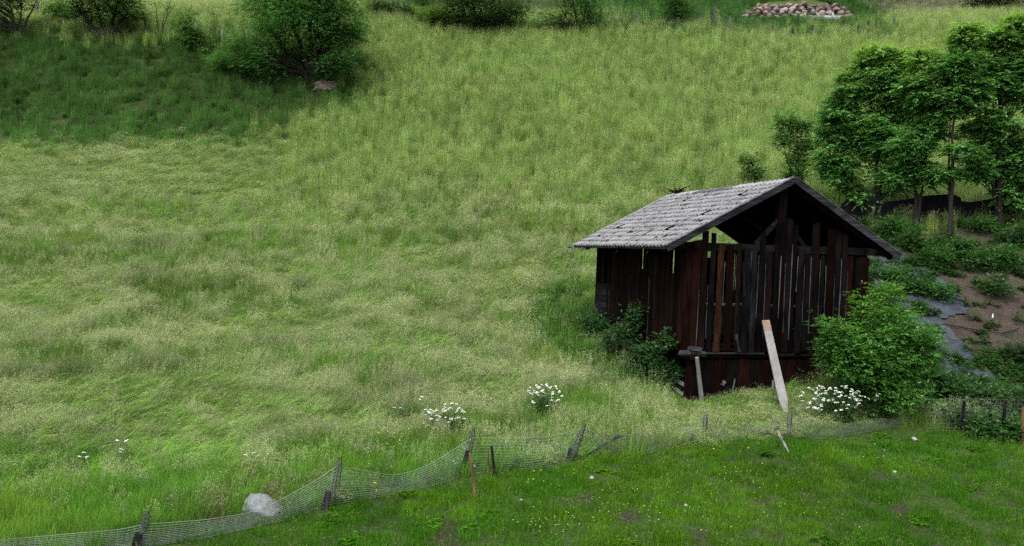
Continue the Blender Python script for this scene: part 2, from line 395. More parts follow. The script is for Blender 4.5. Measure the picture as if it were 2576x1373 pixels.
for i in range(3):                                                                                      # 6-8 laid by the wind
    specs.append(tuft(50, .25, .25, .5, .0045, .4, (.75, .1), ns=24, sh0=.55, sh1=.9, pan=.2, pn=15, pw=.005, slean=.4))
for i in range(3): specs.append(tuft(110, .22, .05, .17, .0045, .6))                                    # 9-11 short turf
for i in range(2): specs.append(weed(14, .2, .15, .42, 4, .09))                                         # 12-13 broad-leaved weed
for i in range(3): specs.append(tuft(60, .2, .3, .65, .006, .2, ns=12, sh0=.55, sh1=.85, pan=.13, pn=7, pw=.005, slean=.1))    # 14-16 upright
specs.append(tuft(26, .2, .04, .12, .004, .6, ns=9, sh0=.14, sh1=.32, pan=.03, pn=3, slean=.3))            # 17 turf with tall stems
PROTO = [proto('tuft_%02d' % i, s, TUFTS) for i, s in enumerate(specs)]

def gn_scatter(name, coll, P, rot, scl, pid, gcol, scol, label=None, mat_=None):
    me = bpy.data.meshes.new(name); n = len(P); me.vertices.add(n); me.vertices.foreach_set('co', np.asarray(P, np.float32).ravel())
    def at(nm, t, k, v):
        a = me.attributes.new(nm, t, 'POINT'); a.data.foreach_set(k, np.ascontiguousarray(v).ravel())
    at('rot', 'FLOAT_VECTOR', 'vector', rot.astype(np.float32)); at('scl', 'FLOAT_VECTOR', 'vector', scl.astype(np.float32)); at('pid', 'INT', 'value', pid.astype(np.int32))
    one = np.ones((n, 1), np.float32)
    at('gcol', 'FLOAT_COLOR', 'color', np.hstack([gcol, one]).astype(np.float32)); at('scol', 'FLOAT_COLOR', 'color', np.hstack([scol, one]).astype(np.float32))
    o = bpy.data.objects.new(name, me); COL.objects.link(o)
    ng = bpy.data.node_groups.new(name, 'GeometryNodeTree')
    ng.interface.new_socket('Geometry', in_out='INPUT', socket_type='NodeSocketGeometry'); ng.interface.new_socket('Geometry', in_out='OUTPUT', socket_type='NodeSocketGeometry')
    gi = ng.nodes.new('NodeGroupInput'); go = ng.nodes.new('NodeGroupOutput')
    ci = ng.nodes.new('GeometryNodeCollectionInfo'); ci.inputs['Collection'].default_value = coll
    ci.inputs['Separate Children'].default_value = True; ci.inputs['Reset Children'].default_value = True
    ip = ng.nodes.new('GeometryNodeInstanceOnPoints'); ip.inputs['Pick Instance'].default_value = True
    def na(nm, t):
        x = ng.nodes.new('GeometryNodeInputNamedAttribute'); x.data_type = t; x.inputs['Name'].default_value = nm; return x.outputs['Attribute']
    ng.links.new(gi.outputs[0], ip.inputs['Points']); ng.links.new(ci.outputs[0], ip.inputs['Instance'])
    er = ng.nodes.new('FunctionNodeEulerToRotation'); ng.links.new(na('rot', 'FLOAT_VECTOR'), er.inputs[0])
    ng.links.new(er.outputs[0], ip.inputs['Rotation']); ng.links.new(na('scl', 'FLOAT_VECTOR'), ip.inputs['Scale']); ng.links.new(na('pid', 'INT'), ip.inputs['Instance Index'])
    ng.links.new(ip.outputs[0], go.inputs[0])
    md = o.modifiers.new('scatter', 'NODES'); md.node_group = ng
    return tag(o, kind='stuff', label=label)

# candidate points, thinned with distance
def scatter_pts(d0, d1, dens, marg=3.0):
    wid = lambda d: d * .70 + marg
    n = int((d1 - d0) * (wid(d0) + wid(d1)) * dens)
    y = rng.uniform(d0, d1, n * 2); x = rng.uniform(-1, 1, n * 2) * wid(d1); k = np.abs(x) < wid(y)
    x, y = x[k][:n], y[k][:n]
    return np.stack([x, y, H(x, y)], 1)
# ------------------------------------------------------------------ where the barn stands
BL = CAM + np.array([4.788, 21.39, -2.549]); BY = .263
BW, BH, BLEN = 5.6, 2.879, 6.82
bex = np.array([math.cos(BY), math.sin(BY), 0]); bey = np.array([-math.sin(BY), math.cos(BY), 0])
def b2w(x, y, z): return BL + bex * x + bey * y + np.array([0, 0, z])
def w2b(x, y):
    dx = x - BL[0]; dy = y - BL[1]; return dx * bex[0] + dy * bex[1], dx * bey[0] + dy * bey[1]

TARP1 = [(2185, 636), (2262, 640), (2330, 672), (2400, 720), (2440, 775), (2395, 815), (2310, 812), (2240, 775), (2190, 740)]
TARP2 = [(2290, 790), (2370, 805), (2430, 872), (2500, 950), (2560, 1010), (2480, 1030), (2380, 960), (2310, 900)]

# ------------------------------------------------------------------ turf
P = np.vstack([scatter_pts(11, 22, 26, 6), scatter_pts(22, 26, 16, 6), scatter_pts(26, 45, 13, 7), scatter_pts(45, 85, 9, 7), scatter_pts(85, 128, 1.6, 8)])
u, v = proj(P); n = len(P); d = P[:, 1]
u = u + (fbm(P[:, 0], P[:, 1], 2.2, 61) - .5) * np.interp(d, [18, 40], [40, 130]); v = v + (fbm(P[:, 0], P[:, 1], 2.6, 66) - .5) * np.interp(d, [18, 40], [12, 70])
u = u + rng.normal(0, 1, n) * np.interp(d, [18, 45], [3, 34]); v = v + rng.normal(0, 1, n) * np.interp(d, [18, 45], [2, 15])
keep = rng.random(n) < 1.0
lx, ly = w2b(P[:, 0], P[:, 1]); keep &= ~((lx > .1) & (lx < BW - .1) & (ly > .05) & (ly < BLEN + .1)) 
n1 = fbm(P[:, 0], P[:, 1], 5, 21); n2 = fbm(P[:, 0], P[:, 1], 1.6, 25); n3 = fbm(P[:, 0], P[:, 1] * .5, 11, 31); nw = fbm(P[:, 0], P[:, 1] * 1.6, 3.0, 41)
pid = rng.integers(3, 6, n); tilt = np.zeros(n); g = np.zeros((n, 3)); s = np.zeros((n, 3)); hgt = np.ones(n); wd = np.interp(d, [14, 26, 45, 80, 120], [1, 1.05, 1.2, 1.45, 3.0])
wdir = .2 + 1.6 * (n3 - .5) + 1.4 * (nw - .5)
# near meadow
near = np.clip((v - 430) / 160, 0, 1)
G_UP, S_UP = np.array([.175, .30, .066]), np.array([.36, .43, .18])
G_NR, S_NR = np.array([.14, .265, .048]), np.array([.37, .42, .215])
g[:] = G_UP * (1 - near[:, None]) + G_NR * near[:, None]; s[:] = S_UP * (1 - near[:, None]) + S_NR * near[:, None]
up = rng.random(n) > near
pid[up] = rng.integers(14, 17, up.sum())
lod = (~up) & (nw > .5) & (rng.random(n) < .85); pid[lod] = rng.integers(6, 9, lod.sum())
tilt[~up] = np.clip((nw[~up] - .45) * 2.8, 0, .85) + rng.random((~up).sum()) * .15
leafy = (~up) & (nw < .42) & (rng.random(n) < .75); pid[leafy] = rng.integers(0, 3, leafy.sum())
g *= (.76 + .48 * n1)[:, None]; s *= (.8 + .45 * n2)[:, None]
tan = np.clip((fbm(P[:, 0], P[:, 1] * 1.8, 1.8, 77) - .5) * 5, 0, 1)[:, None] * near[:, None]; s = s * (1 - tan * .6) + tan * .6 * np.array([.44, .46, .26]); dg = np.clip((fbm(P[:, 0], P[:, 1] * 2, 1.4, 83) - .56) * 6, 0, 1)[:, None] * near[:, None]; g *= 1 - .3 * dg; s *= 1 - .3 * dg
yel = np.clip((n2 - .5) * 3, 0, 1)[:, None]; g = g * (1 - yel * .5) + yel * .5 * np.array([.21, .26, .05])
# foot of the meadow by the fence: greener, fewer heads
ft = (v > 1130) & (v <= fence_v(u)); a = ft & (rng.random(n) < np.clip((v - 1100) / 200, 0, .75)); pid[a] = rng.integers(0, 3, a.sum()); g[ft] *= np.array([.95, 1.15, .8])
# lodged pale sweep on the left and the terrace band
sweep = (u < 700) & (v > 345) & (v < 520); pid[sweep] = rng.integers(6, 9, sweep.sum()); tilt[sweep] = .35 + .3 * rng.random(sweep.sum()); s[sweep] = np.array([.37, .43, .21]) * (.8 + .4 * n2[sweep, None])
band = (v > 505) & (v < 560) & (u > 850); s[band] *= 1.1; bb = band & (rng.random(n) < .6); pid[bb] = rng.integers(3, 6, bb.sum())
# bank under the trees
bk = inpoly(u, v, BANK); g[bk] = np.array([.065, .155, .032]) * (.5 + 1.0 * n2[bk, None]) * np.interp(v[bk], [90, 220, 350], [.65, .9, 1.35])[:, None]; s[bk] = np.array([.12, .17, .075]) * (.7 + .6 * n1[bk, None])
x = rng.random(n); pid[bk & (x < .6)] = rng.integers(0, 3, (bk & (x < .6)).sum()); wk = bk & (x > .93); pid[wk] = rng.integers(12, 14, wk.sum()); pid[bk & (x >= .6) & (x <= .93)] = 15
tilt[bk] *= .4
# behind the top of the meadow
far = (d > 74) & ~bk & (u > 920); g[far] = np.array([.06, .125, .035]) * (.7 + .7 * n2[far, None]); s[far] = np.array([.17, .21, .11]); 
hay = far & (u > 2180); g[hay] = np.array([.15, .17, .08]) * (.7 + .6 * n2[hay, None]); s[hay] = (.30, .30, .2); hgt[hay] = .6
rim = inpoly(u, v, [(1500, -10), (2180, -10), (2235, 30), (2245, 78), (2050, 92), (1850, 92), (1740, 78), (1500, 74)]); g[rim] = np.array([.055, .13, .032]) * (.6 + .8 * n2[rim, None]); s[rim] = g[rim] * 1.6; q_ = rim & (rng.random(n) < .5); pid[q_] = rng.integers(0, 3, q_.sum()); q_ = rim & (rng.random(n) < .2); pid[q_] = 12
u0, v0 = proj(P); keep &= ~inpoly(u0, v0, [(1880, 46), (1905, 12), (1960, 2), (2050, 0), (2110, 22), (2150, 46), (2120, 56), (2010, 54)])
apron = inpoly(u0, v0, [(1690, 985), (1900, 975), (2010, 985), (2260, 1030), (2260, 1110), (1690, 1110)]); hgt[apron] = .36; dry = inpoly(u0, v0, [(545, 1260), (600, 1200), (690, 1215), (700, 1300), (600, 1370), (530, 1340)]) & (rng.random(n) < .35); g[dry] = np.array([.17, .13, .06]); keep &= ~(inpoly(u0, v0, [(790, 226), (810, 208), (840, 210), (850, 228), (820, 240)])); tilt[apron] *= .3
# lush strip beside the barn
lush = inpoly(u, v, [(1330, 760), (1420, 720), (1500, 760), (1560, 850), (1720, 1000), (1560, 985), (1430, 930), (1330, 860)])
g[lush] = np.array([.065, .165, .026]) * (.7 + .7 * n2[lush, None]); pid[lush] = rng.choice([0, 1, 2, 14, 15, 13], lush.sum()); hgt[lush] = .9; tilt[lush] *= .3
# grazed lawn below the fence
lw = (v > fence_v(u)) & (d < 24); x = rng.random(n)
pid[lw] = rng.integers(9, 12, lw.sum()); k = lw & (x < .3); pid[k] = 17; k = lw & (x > .985); pid[k] = rng.integers(12, 14, k.sum()); hgt[k] = .28
g[lw] = np.array([.054, .165, .011]) * (.6 + .8 * n2[lw, None]); s[lw] = np.array([.13, .20, .045]) * (.7 + .6 * n1[lw, None])
yl = lw & (n1 > .52); g[yl] = g[yl] * np.array([1.4, 1.15, .9])
keep &= ~(lw & (fbm(P[:, 0], P[:, 1], .7, 12) > .70) & (rng.random(n) < .6)); tilt[lw] = 0.05
# bare slope on the right: weeds only, thinned
sl = inpoly(u, v, SLOPE) & (d > 20.6); pid[sl] = rng.integers(12, 14, sl.sum()); g[sl] = np.array([.045, .12, .025]) * (.6 + .9 * n2[sl, None]); hgt[sl] = rng.uniform(.45, 1.15, sl.sum()); tilt[sl] = 0
keep &= ~(sl & (fbm(P[:, 0], P[:, 1], 2.0, 9) > .64) & (rng.random(n) < .7)); keep &= ~(sl & (rng.random(n) < .1))
keep &= ~(sl & (v < 600) & (rng.random(n) < .6)); inso = inpoly(u, v, SOIL); keep &= ~(inso & (rng.random(n) < .78))
for tp in (TARP1, TARP2): keep &= ~(inpoly(u, v, tp) & sl & (rng.random(n) < .38))
rx = np.zeros((n, 3)); 
# a tilt towards wdir: euler XYZ with the yaw applied last
rx[:, 1] = np.clip(tilt, 0, 1.15); rx[:, 2] = wdir + rng.normal(0, .35, n)
st = (tilt < .12) | (pid < 3); rx[st, 2] = rng.uniform(0, 6.283, st.sum()); rx[:, 0] = rng.normal(0, .06, n)
sc = np.stack([wd, wd, hgt * rng.uniform(.75, 1.25, n) * np.interp(d, [14, 60, 120], [1, 1.15, 1.6])], 1)
jit = np.where(up | bk, rng.uniform(.62, 1.38, n), rng.uniform(.78, 1.22, n))[:, None]; g *= jit; s *= jit
P[:, 2] -= .02
def part(name, mk, label):
    mk = mk & keep; gn_scatter(name, TUFTS, P[mk], rx[mk], sc[mk], pid[mk], g[mk], s[mk], label)
part('lawn_grass', lw, 'short bright green grazed grass below the wire fence')
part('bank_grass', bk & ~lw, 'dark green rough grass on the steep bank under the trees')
part('slope_weeds', sl & ~lw, 'green broad-leaved weeds scattered over the bare slope beside the barn')
part('meadow_grass', ~(lw | bk | sl), 'tall seeding meadow grass laid in swathes by the wind')
# ------------------------------------------------------------------ the hay barn
barn = empty('hay_barn', b2w(0, 0, 0), BY, 'weathered dark log and plank hay barn with grey tiled roof on the slope', 'barn')
def dk(r=0): # blackened timber
    c = np.array([.0045, .0036, .0036]) * rng.uniform(.6, 1.5); return c + np.array([.0025, .0005, .0]) * r * rng.uniform(.5, 1.5)
RED = np.array([.0135, .0042, .003]); ORG = np.array([.026, .011, .0055]); BRN = np.array([.0075, .0042, .0033]); GRY = np.array([.024, .024, .027]); PALE = np.array([.21, .21, .22])
X_ = lambda z: (z - 1030) / 1250 * BW; Z_ = lambda y: (1345 - y) / 755 * BH
b = MB()
fb = [(1008, 44, 590, RED * .7, 0), (1065, 52, 555, RED * 1.1, 0), (1115, 35, 490, dk(1), 0), (1168, 28, 500, dk(), 0), (1222, 42, 580, ORG * 1.15, 1), (1290, 44, 575, RED * .5, 0),
      (1350, 34, 565, BRN * 1.3, 1), (1405, 46, 590, GRY * .25, 1), (1455, 38, 600, GRY * .4, 1), (1508, 30, 478, dk(), 0), (1555, 46, 615, BRN, 1), (1612, 34, 402, dk() * .8, 0),
      (1648, 38, 392, RED * .3, 0), (1693, 40, 375, dk(1), 0), (1730, 26, 412, dk(), 0), (1780, 46, 585, dk(), 1), (1828, 38, 620, dk(), 0), (1863, 20, 400, dk(), 0), (1895, 30, 392, BRN * .8, 0),
      (1938, 30, 625, dk(), 1), (1995, 50, 430, RED * .4, 0), (2045, 34, 432, dk(), 0), (2095, 38, 460, dk(), 0), (2142, 42, 625, RED * .8, 1), (2190, 26, 630, dk(), 0), (2225, 40, 630, dk(1), 0), (2262, 34, 630, RED * .8, 0)]
for i, (xc, w_, yt, c, rd) in enumerate(fb):
    x0 = X_(xc); ww = w_ / 1250 * BW; zt = Z_(yt); ln = rng.uniform(-.05, .05)
    zb = rng.uniform(-.03, .06)
    if xc == 1895: zt = Z_(392)
    if rd:
        k = 9; zz = np.linspace(zb, zt, k); pts = [(x0 + ln * (q_ / 3 - .5) + rng.uniform(-.012, .012), -.07, q_) for q_ in zz]
        b.tube(pts, [ww * .56 * rng.uniform(.85, 1.1) for _ in range(k)], 8, c, .06, .5)
    else:
        b.box((x0 - ln / 2, -.05 - rng.uniform(0, .015), zb), (x0 + ln / 2, -.05 - rng.uniform(0, .015), zt), ww * 1.07, .035, (0, -1, 0), c, .09, 9, .03)
# loose slivers; thin grey strips paint highlights along the silvered board edges
for xc, y0_, y1_ in ((1085, 900, 1300), (1142, 870, 1250), (1250, 700, 1000), (1325, 650, 900), (1428, 620, 1000), (1480, 640, 1100), (1530, 700, 1250), (1635, 640, 1100), (1668, 700, 1200), (1712, 560, 1250), (1755, 640, 900), (1805, 700, 1250), (1850, 640, 1200), (1918, 660, 1150), (1960, 700, 1250), (2025, 760, 1200), (2070, 650, 1100), (2120, 700, 1200), (1780, 650, 720), (1440, 880, 1000)):
    b.box((X_(xc), -.085, Z_(y0_)), (X_(xc) + rng.uniform(-.02, .02), -.085, Z_(y1_)), rng.uniform(.006, .02), .012, (0, -1, 0), GRY * rng.uniform(1.5, 4), .5, 8, .02)
b.box((X_(1375), -.12, Z_(700)), (X_(1388), -.13, Z_(935)), .09, .02, (0, -1, 0), GRY * .6, .2, 4, .04)
b.box((X_(1347), -.11, Z_(1215)), (X_(1365), -.16, Z_(1350)), .08, .02, (0, -1, 0), GRY * 1.6, .3, 4, .05)
b.box((X_(1585), -.03, Z_(640)), (X_(1560), -.03, Z_(1330)), .10, .02, (0, -1, 0), dk(), .2, 5, .02)
b.build('gable_wall', WZ, barn, False)
# left side wall, close boards, some with a short top
b = MB(); y = .05
while y < BLEN - 1.45:
    ww = rng.uniform(.10, .2); c = (BRN, dk(1), RED * .45, BRN * .7, dk(), RED * .6)[rng.integers(6)] * rng.uniform(.6, 1.3)
    zt = BH - .02; gap = rng.uniform(.0, .012)
    if (.5 < y < 1.1 and rng.random() < .75) or (2.45 < y < 3.0 and rng.random() < .5): zt = rng.uniform(1.95, 2.15)
    zb = -.02 + rng.uniform(-.04, .04) 
    if y < 1.3 and rng.random() < .15: ww *= 1.4; c = RED * .9
    b.box((-.04 - rng.uniform(0, .03), y + ww / 2, zb), (-.04 - rng.uniform(0, .02), y + ww / 2 + rng.uniform(-.02, .02), zt), ww - gap, .03, (-1, 0, 0), c, .05, 6, .02)
    y += ww
for yy, g_ in ((2.35, 1.0), (3.72, .6)): b.box((-.09, yy, 0), (-.09, yy, 1.9), .035, .03, (-1, 0, 0), GRY * g_ * 1.2, .3, 8, .05)
b.build('side_wall', WZ, barn, False)
# rear bay of the side: open at the top, horizontal planks below
b = MB()
z = 0.0
while z < 1.55:
    h_ = rng.uniform(.17, .27); b.box((-.04, BLEN - 1.42, z + h_ / 2), (-.05, BLEN - .12, z + h_ / 2 - .02), h_ - .015, .03, (-1, 0, 0), (GRY * rng.uniform(.3, .7)), .03, 4, .02); z += h_
b.build('plank_panel', WY, barn, False)
b = MB()
for yy, ww, c in ((BLEN - .08, .17, RED * .45), (BLEN - .62, .26, dk()), (BLEN - 1.12, .16, dk()), (BLEN - 1.4, .12, dk(1))):
    b.box((-.02, yy, 0), (-.02, yy, BH), ww, .08, (-1, 0, 0), c, .06, 5)
b.build('post', WZ, barn, False)
# right wall and sparse rear wall
b = MB(); y = .1
while y < BLEN:
    ww = rng.uniform(.14, .22); b.box((BW + .03, y + ww / 2, -.02), (BW + .03, y + ww / 2, BH + .05), ww - .01, .03, (1, 0, 0), dk(1), .05, 5); y += ww
b.build('side_wall', WZ, barn, False)
b = MB(); x = .05
while x < BW:
    ww = rng.uniform(.14, .24); zt = BH * rng.uniform(.5, 1.0) if rng.random() < .25 else BH + .05
    b.box((x + ww / 2, BLEN + .02, 0), (x + ww / 2 + rng.uniform(-.03, .03), BLEN + .02, zt), ww, .03, (0, 1, 0), dk(), .1, 5); x += ww + rng.uniform(.0, .09)
b.build('rear_wall', WZ, barn, False)
# frame
def beam(name, a, c_, w_, t_, nrm, col, m_, par=barn, wob=.03, seg=4):
    q_ = MB(); q_.box(a, c_, w_, t_, nrm, col, wob, seg); return q_.build(name, m_, par, False)
beam('tie_beam', (-.35, .06, BH - .02), (BW + .55, .06, BH + .02), .2, .17, (0, -1, 0), GRY * .45, WX)
beam('tie_beam', (-.1, BLEN - .1, BH), (BW + .1, BLEN - .1, BH), .18, .16, (0, -1, 0), dk(), WX)
beam('tie_beam', (-.1, BLEN / 2, BH), (BW + .1, BLEN / 2, BH), .18, .16, (0, -1, 0), dk(), WX)
beam('wall_plate', (.06, -.5, BH - .0), (.06, BLEN + .3, BH), .18, .16, (-1, 0, 0), dk(1), WY)
beam('wall_plate', (BW - .06, -.3, BH - .0), (BW - .06, BLEN + .3, BH), .18, .16, (1, 0, 0), dk(1), WY)
RX = BW / 2 + .09; RZ = BH + 1.952
beam('king_post', (RX - .17, .03, BH), (RX - .17, .03, RZ - .2), .24, .2, (0, -1, 0), BRN * .9, WZ)
beam('king_post', (RX, BLEN - .1, BH), (RX, BLEN - .1, RZ - .2), .18, .16, (0, -1, 0), dk(), WZ)
beam('brace', (1.95, .02, BH + .1), (2.65, .02, BH + .8), .11, .08, (0, -1, 0), GRY * .5, WA)
beam('brace', (3.5, .02, BH + .08), (2.8, .05, BH + .85), .11, .08, (0, -1, 0), dk(1), WA)
beam('brace', (2.1, 1.6, BH + 1.1), (2.75, 1.0, BH + .55), .09, .07, (0, -1, 0), GRY * .5, WA)
for xx in (.08, BW - .08):
    for yy in (.12, BLEN - .12): beam('corner_post', (xx, yy, -.1), (xx, yy, BH), .18, .18, (0, -1, 0), dk(1), WZ)
q_ = MB()
for z_ in (1.30, ): q_.tube([(t_ * BW / 8 + .1, .08, z_ + .0 - .035 * t_ / 8 + rng.uniform(-.008, .008)) for t_ in range(9)], .04, 8, PALE * .9, .05)
q_.build('rail', WX, barn, False)
q_ = MB()
for k in range(7): q_.box((.2 + rng.uniform(0, .3), .18 + rng.uniform(0, .1), .05 + k * .075), (BW - .3 - rng.uniform(0, 2), .2 + rng.uniform(0, .1), .05 + k * .075 + rng.uniform(-.03, .03)), .07, .05, (0, -1, 0), GRY * rng.uniform(.4, 1.2), .15, 6)
q_.build('stacked_slats', WX, barn, False)
# floor, sill logs, lower storey
q_ = MB(); q_.box((.0, BLEN / 2, -.06), (BW, BLEN / 2, -.06), BLEN - .1, .06, (0, 0, 1), dk(), 0, 1)
for yy in np.arange(.5, BLEN, .8): q_.box((-.02, yy, -.17), (BW, yy, -.17), .16, .14, (0, 0, 1), dk(), 0, 1)
q_.build('floor', WX, barn, False)
q_ = MB(); q_.tube([(-.28, -.11, -.02), (-.24, -.11, -.02), (.1, -.11, -.03), (.5, -.09, -.06)], [.05, .08, .09, .08], 10, PALE * .17, .05)
q_.build('log_end', WX, barn, False)
q_ = MB(); q_.box((-.02, -.14, .12), (.33, -.14, .09), .1, .16, (0, -1, 0), PALE * .2, .05, 3); q_.box((.12, -.2, -.1), (.12, .5, -.1), .2, .17, (1, 0, 0), BRN * 1.2, .05, 2)
q_.build('log_end', WX, barn, False)
q_ = MB(); q_.tube([(k * BW / 8, -.01, -.1 + rng.uniform(-.01, .01)) for k in range(9)], .075, 8, dk(1), .04)
q_.box((.5, -.11, -.02), (2.3, -.10, -.03), .035, .05, (0, -1, 0), PALE * .12, .2, 6)
q_.build('sill_log', WX, barn, False)
b = MB(); x = -.02; k = 0
while x < BW:
    ww = rng.uniform(.16, .30); c = (RED * .55, RED * .8, dk(1), dk(), BRN * .8)[rng.integers(5)]
    if k in (0,): c = RED * .8
    b.box((x + ww / 2 + .05, -.02 + rng.uniform(-.02, .01), -.2), (x + ww / 2 - .09 + rng.uniform(-.02, .02), -.05 + rng.uniform(-.02, .01), -1.75), ww - .01, .03, (0, -1, 0), c, .05, 6, .02); x += ww; k += 1
for (x0_, z0_, z1_, w__) in ((1.44, -.74, -1.12, .035), (1.12, -.8, -.92, .09), (2.64, -.75, -1.5, .08)):
    b.box((x0_, -.09, z0_), (x0_ - .06, -.10, z1_), w__, .012, (0, -1, 0), PALE * .8, .35, 5, .03)
b.build('lower_wall', WZ, barn, False)
b = MB()
for yy in np.arange(.4, BLEN, .2): b.box((.55, yy, -.1), (.55, yy, -2.2), .2, .03, (-1, 0, 0), dk(), .04, 3)
b.build('lower_wall', WZ, barn, False)
b = MB()
for yy in np.arange(.1, BLEN, .2): b.box((BW - .02, yy, -.1), (BW - .02, yy, -2.2), .2, .03, (-1, 0, 0), dk(1), .04, 3)
b.build('lower_wall', WZ, barn, False)
# rubble footing under the rear of the left side
b = MB()
for yy in np.arange(3.4, BLEN + .2, .27):
    for zz in np.arange(-1.5, -.05, .17):
        if rng.random() < .92: b.rock((-.02 + rng.uniform(-.12, .08), yy + rng.uniform(-.09, .09), zz), rng.uniform(.13, .2), np.array([.19, .145, .115]) * rng.uniform(.6, 1.35), 2, (1, 1.1, .6))
b.build('stone_footing', STONE, barn, False)

roof = empty('roof', (0, 0, 0)); roof.parent = barn
# roof: wavy tiles laid in courses, real overlap
def roof_slope(name, e0, r0, y0, y1, ncourse, nwave, flip):
    ex_, ez_ = e0; rx_, rz_ = r0; L = math.hypot(rx_ - ex_, rz_ - ez_); tx_, tz_ = (rx_ - ex_) / L, (rz_ - ez_) / L
    nx_, nz_ = (-tz_, tx_) if not flip else (tz_, -tx_)
    if nz_ < 0: nx_, nz_ = -nx_, -nz_
    V = []; F = []; C = []; ns = 6; dy = (y1 - y0) / nwave
    for i in range(ncourse):
        for j in range(nwave):
            tone = np.array([.18, .18, .188]) * rng.uniform(.84, 1.14) * (1 if rng.random() > .03 else .5); sink = 0
            lift = rng.uniform(-.004, .006); dj = rng.uniform(-.008, .008)
            if name == 'roof_tiles' and i in (3,) and 23 <= j <= 27: dj = .06        # slipped tiles
            if not flip and i == ncourse - 1: tone = tone * (1.35 if not 12 <= j <= 22 else .5)
            if rng.random() < .006: continue
            o = len(V)
            for (tt, off) in ((-.04, -.014), (-.04, .042), (.45, .018), (1.02, -.004)):
                for q in range(ns + 1):
                    yy = y0 + (j + q / ns) * dy; wv = .023 * math.cos(2 * math.pi * q / ns + .5)
                    t_ = (i + tt) / ncourse * L - dj
                    if tt < 0: t_ += rng.uniform(-.006, .006)
                    n_ = off + lift + wv
                    V.append((ex_ + tx_ * t_ + nx_ * n_, yy, ez_ + tz_ * t_ + nz_ * n_)); C.append(tone)
            for r_ in range(3):
                for q in range(ns):
                    a_ = o + r_ * (ns + 1) + q; F.append((a_, a_ + 1, a_ + ns + 2, a_ + ns + 1))
    me = npmesh(name, V, F, np.array(C), smooth=False)
    return link(name, me, ROOFM, roof, False)
m, nt = mat('tile')
na_ = noise_n(nt, 4.5, (.45, 1.3, .45), 6, .7); nb_ = noise_n(nt, 22, (1, 1, 1), 5, .7); nc_ = noise_n(nt, .9, (1, 1, 1), 2)
c = mul(nt, col_attr(nt), ramp(nt, nb_, [(.25, .85), (.7, 1.1)]))
c = mul(nt, c, ramp(nt, nc_, [(.35, .88), (.7, 1.1)]))
fac = ramp(nt, na_, [(.57, 0.0), (.62, 1.0)])
x_ = nt.nodes.new('ShaderNodeMix'); x_.data_type = 'RGBA'; nt.links.new(fac, x_.inputs[0]); nt.links.new(c, x_.inputs[6]); x_.inputs[7].default_value = (.05, .042, .035, 1)
ROOFM = finish(m, nt, x_.outputs[2], .75, nb_, .35, .01, .3)
EL, ER = (-.867, BH - .055), (BW + .846, BH - .041)
Y0, Y1 = -.283, BLEN + .229
roof_slope('roof_tiles', EL, (RX, RZ), Y0 + .05, Y1, 13, 32, False)
roof_slope('roof_tiles', ER, (RX, RZ), Y0 + .02, Y1, 13, 32, True)
def slope_pt(side, t, y, n_):
    e = EL if side < 0 else ER; dx, dz = RX - e[0], RZ - e[1]; L = math.hypot(dx, dz); s_ = np.array([dx, 0, dz]) / L; nn = np.array([-s_[2], 0, s_[0]]); nn *= np.sign(nn[2])
    return np.array([e[0], y, e[1]]) + s_ * L * t + nn * n_
# sheathing, rafters, bargeboards
mo = MB()
for k in range(62):
    t_, y_ = rng.random() ** 1.3 * .95, rng.uniform(.1, BLEN) if k < 40 else rng.uniform(-.1, 3.2)
    if k >= 40: t_ *= .45
    e1 = slope_pt(-1, t_, y_, .02); V_, F_ = ICO[1]; sl_ = slope_pt(-1, 1, 0, 0) - slope_pt(-1, 0, 0, 0); sl_ /= np.linalg.norm(sl_); nn_ = slope_pt(-1, 0, 0, 1) - slope_pt(-1, 0, 0, 0)
    W_ = V_ * (1 + rng.uniform(-.3, .3, (len(V_), 1))); q_ = rng.uniform(.4, 1.1); mo.add(e1 + W_[:, :1] * sl_ * .13 * q_ + W_[:, 1:2] * np.array([0, 1., 0]) * .05 * rng.uniform(.7, 2.0) * q_ + W_[:, 2:] * nn_ * .028, F_, np.array([.022, .018, .014]) * rng.uniform(.6, 1.6))
mo = mo.build('moss', STONE, roof, False); mo['kind'] = 'stuff'
for side in (-1, 1):
    b = MB(); t = .005
    nn = slope_pt(side, 0, 0, 1) - slope_pt(side, 0, 0, 0)
    while t < .985:
        dt = rng.uniform(.038, .055); dt = min(dt, .992 - t)
        if not (side < 0 and rng.random() < .0):
            b.box(slope_pt(side, t + dt / 2, Y0 + .03, -.045), slope_pt(side, t + dt / 2, Y1 - .02, -.045), dt * 4.15 - .006, .022, nn, dk() * 1.4, 0, 1, .01)
        t += dt
    b.build('roof_boarding', WY, roof, False)
    for k, yy in enumerate(np.linspace(.0, BLEN + .05, 8)):
        b = MB(); b.box(slope_pt(side, .03 if k % 2 else .0, yy, -.12), slope_pt(side, .985, yy, -.12), .10, .12, (0, 1, 0), (GRY * .35 if k == 0 else dk(1)), .02, 4); b.build('rafter', WX, roof, False)
    b = MB(); b.box(slope_pt(side, -.015, Y0 - .005, -.06), slope_pt(side, 1.0, Y0 - .005, -.055), .14, .035, nn, GRY * (1.0 if side < 0 else 2.0), 0, 1)
    b2 = MB(); b2.box(slope_pt(side, -.01, Y0 - .02, -.07), slope_pt(side, 1.0, Y0 - .02, -.06), .15, .03, (0, -1, 0), GRY * (1.0 if side < 0 else 1.6), .03, 8, .03)
    b2.build('bargeboard', WX, roof, False)
    b3 = MB(); b3.box(slope_pt(side, -.01, Y0 + .02, .035), slope_pt(side, 1.003, Y0 + .02, .035), .13, .022, nn, GRY * (5 if side < 0 else 3.6), .05, 8, .05)
    b3.build('verge_board', WX, roof, False)
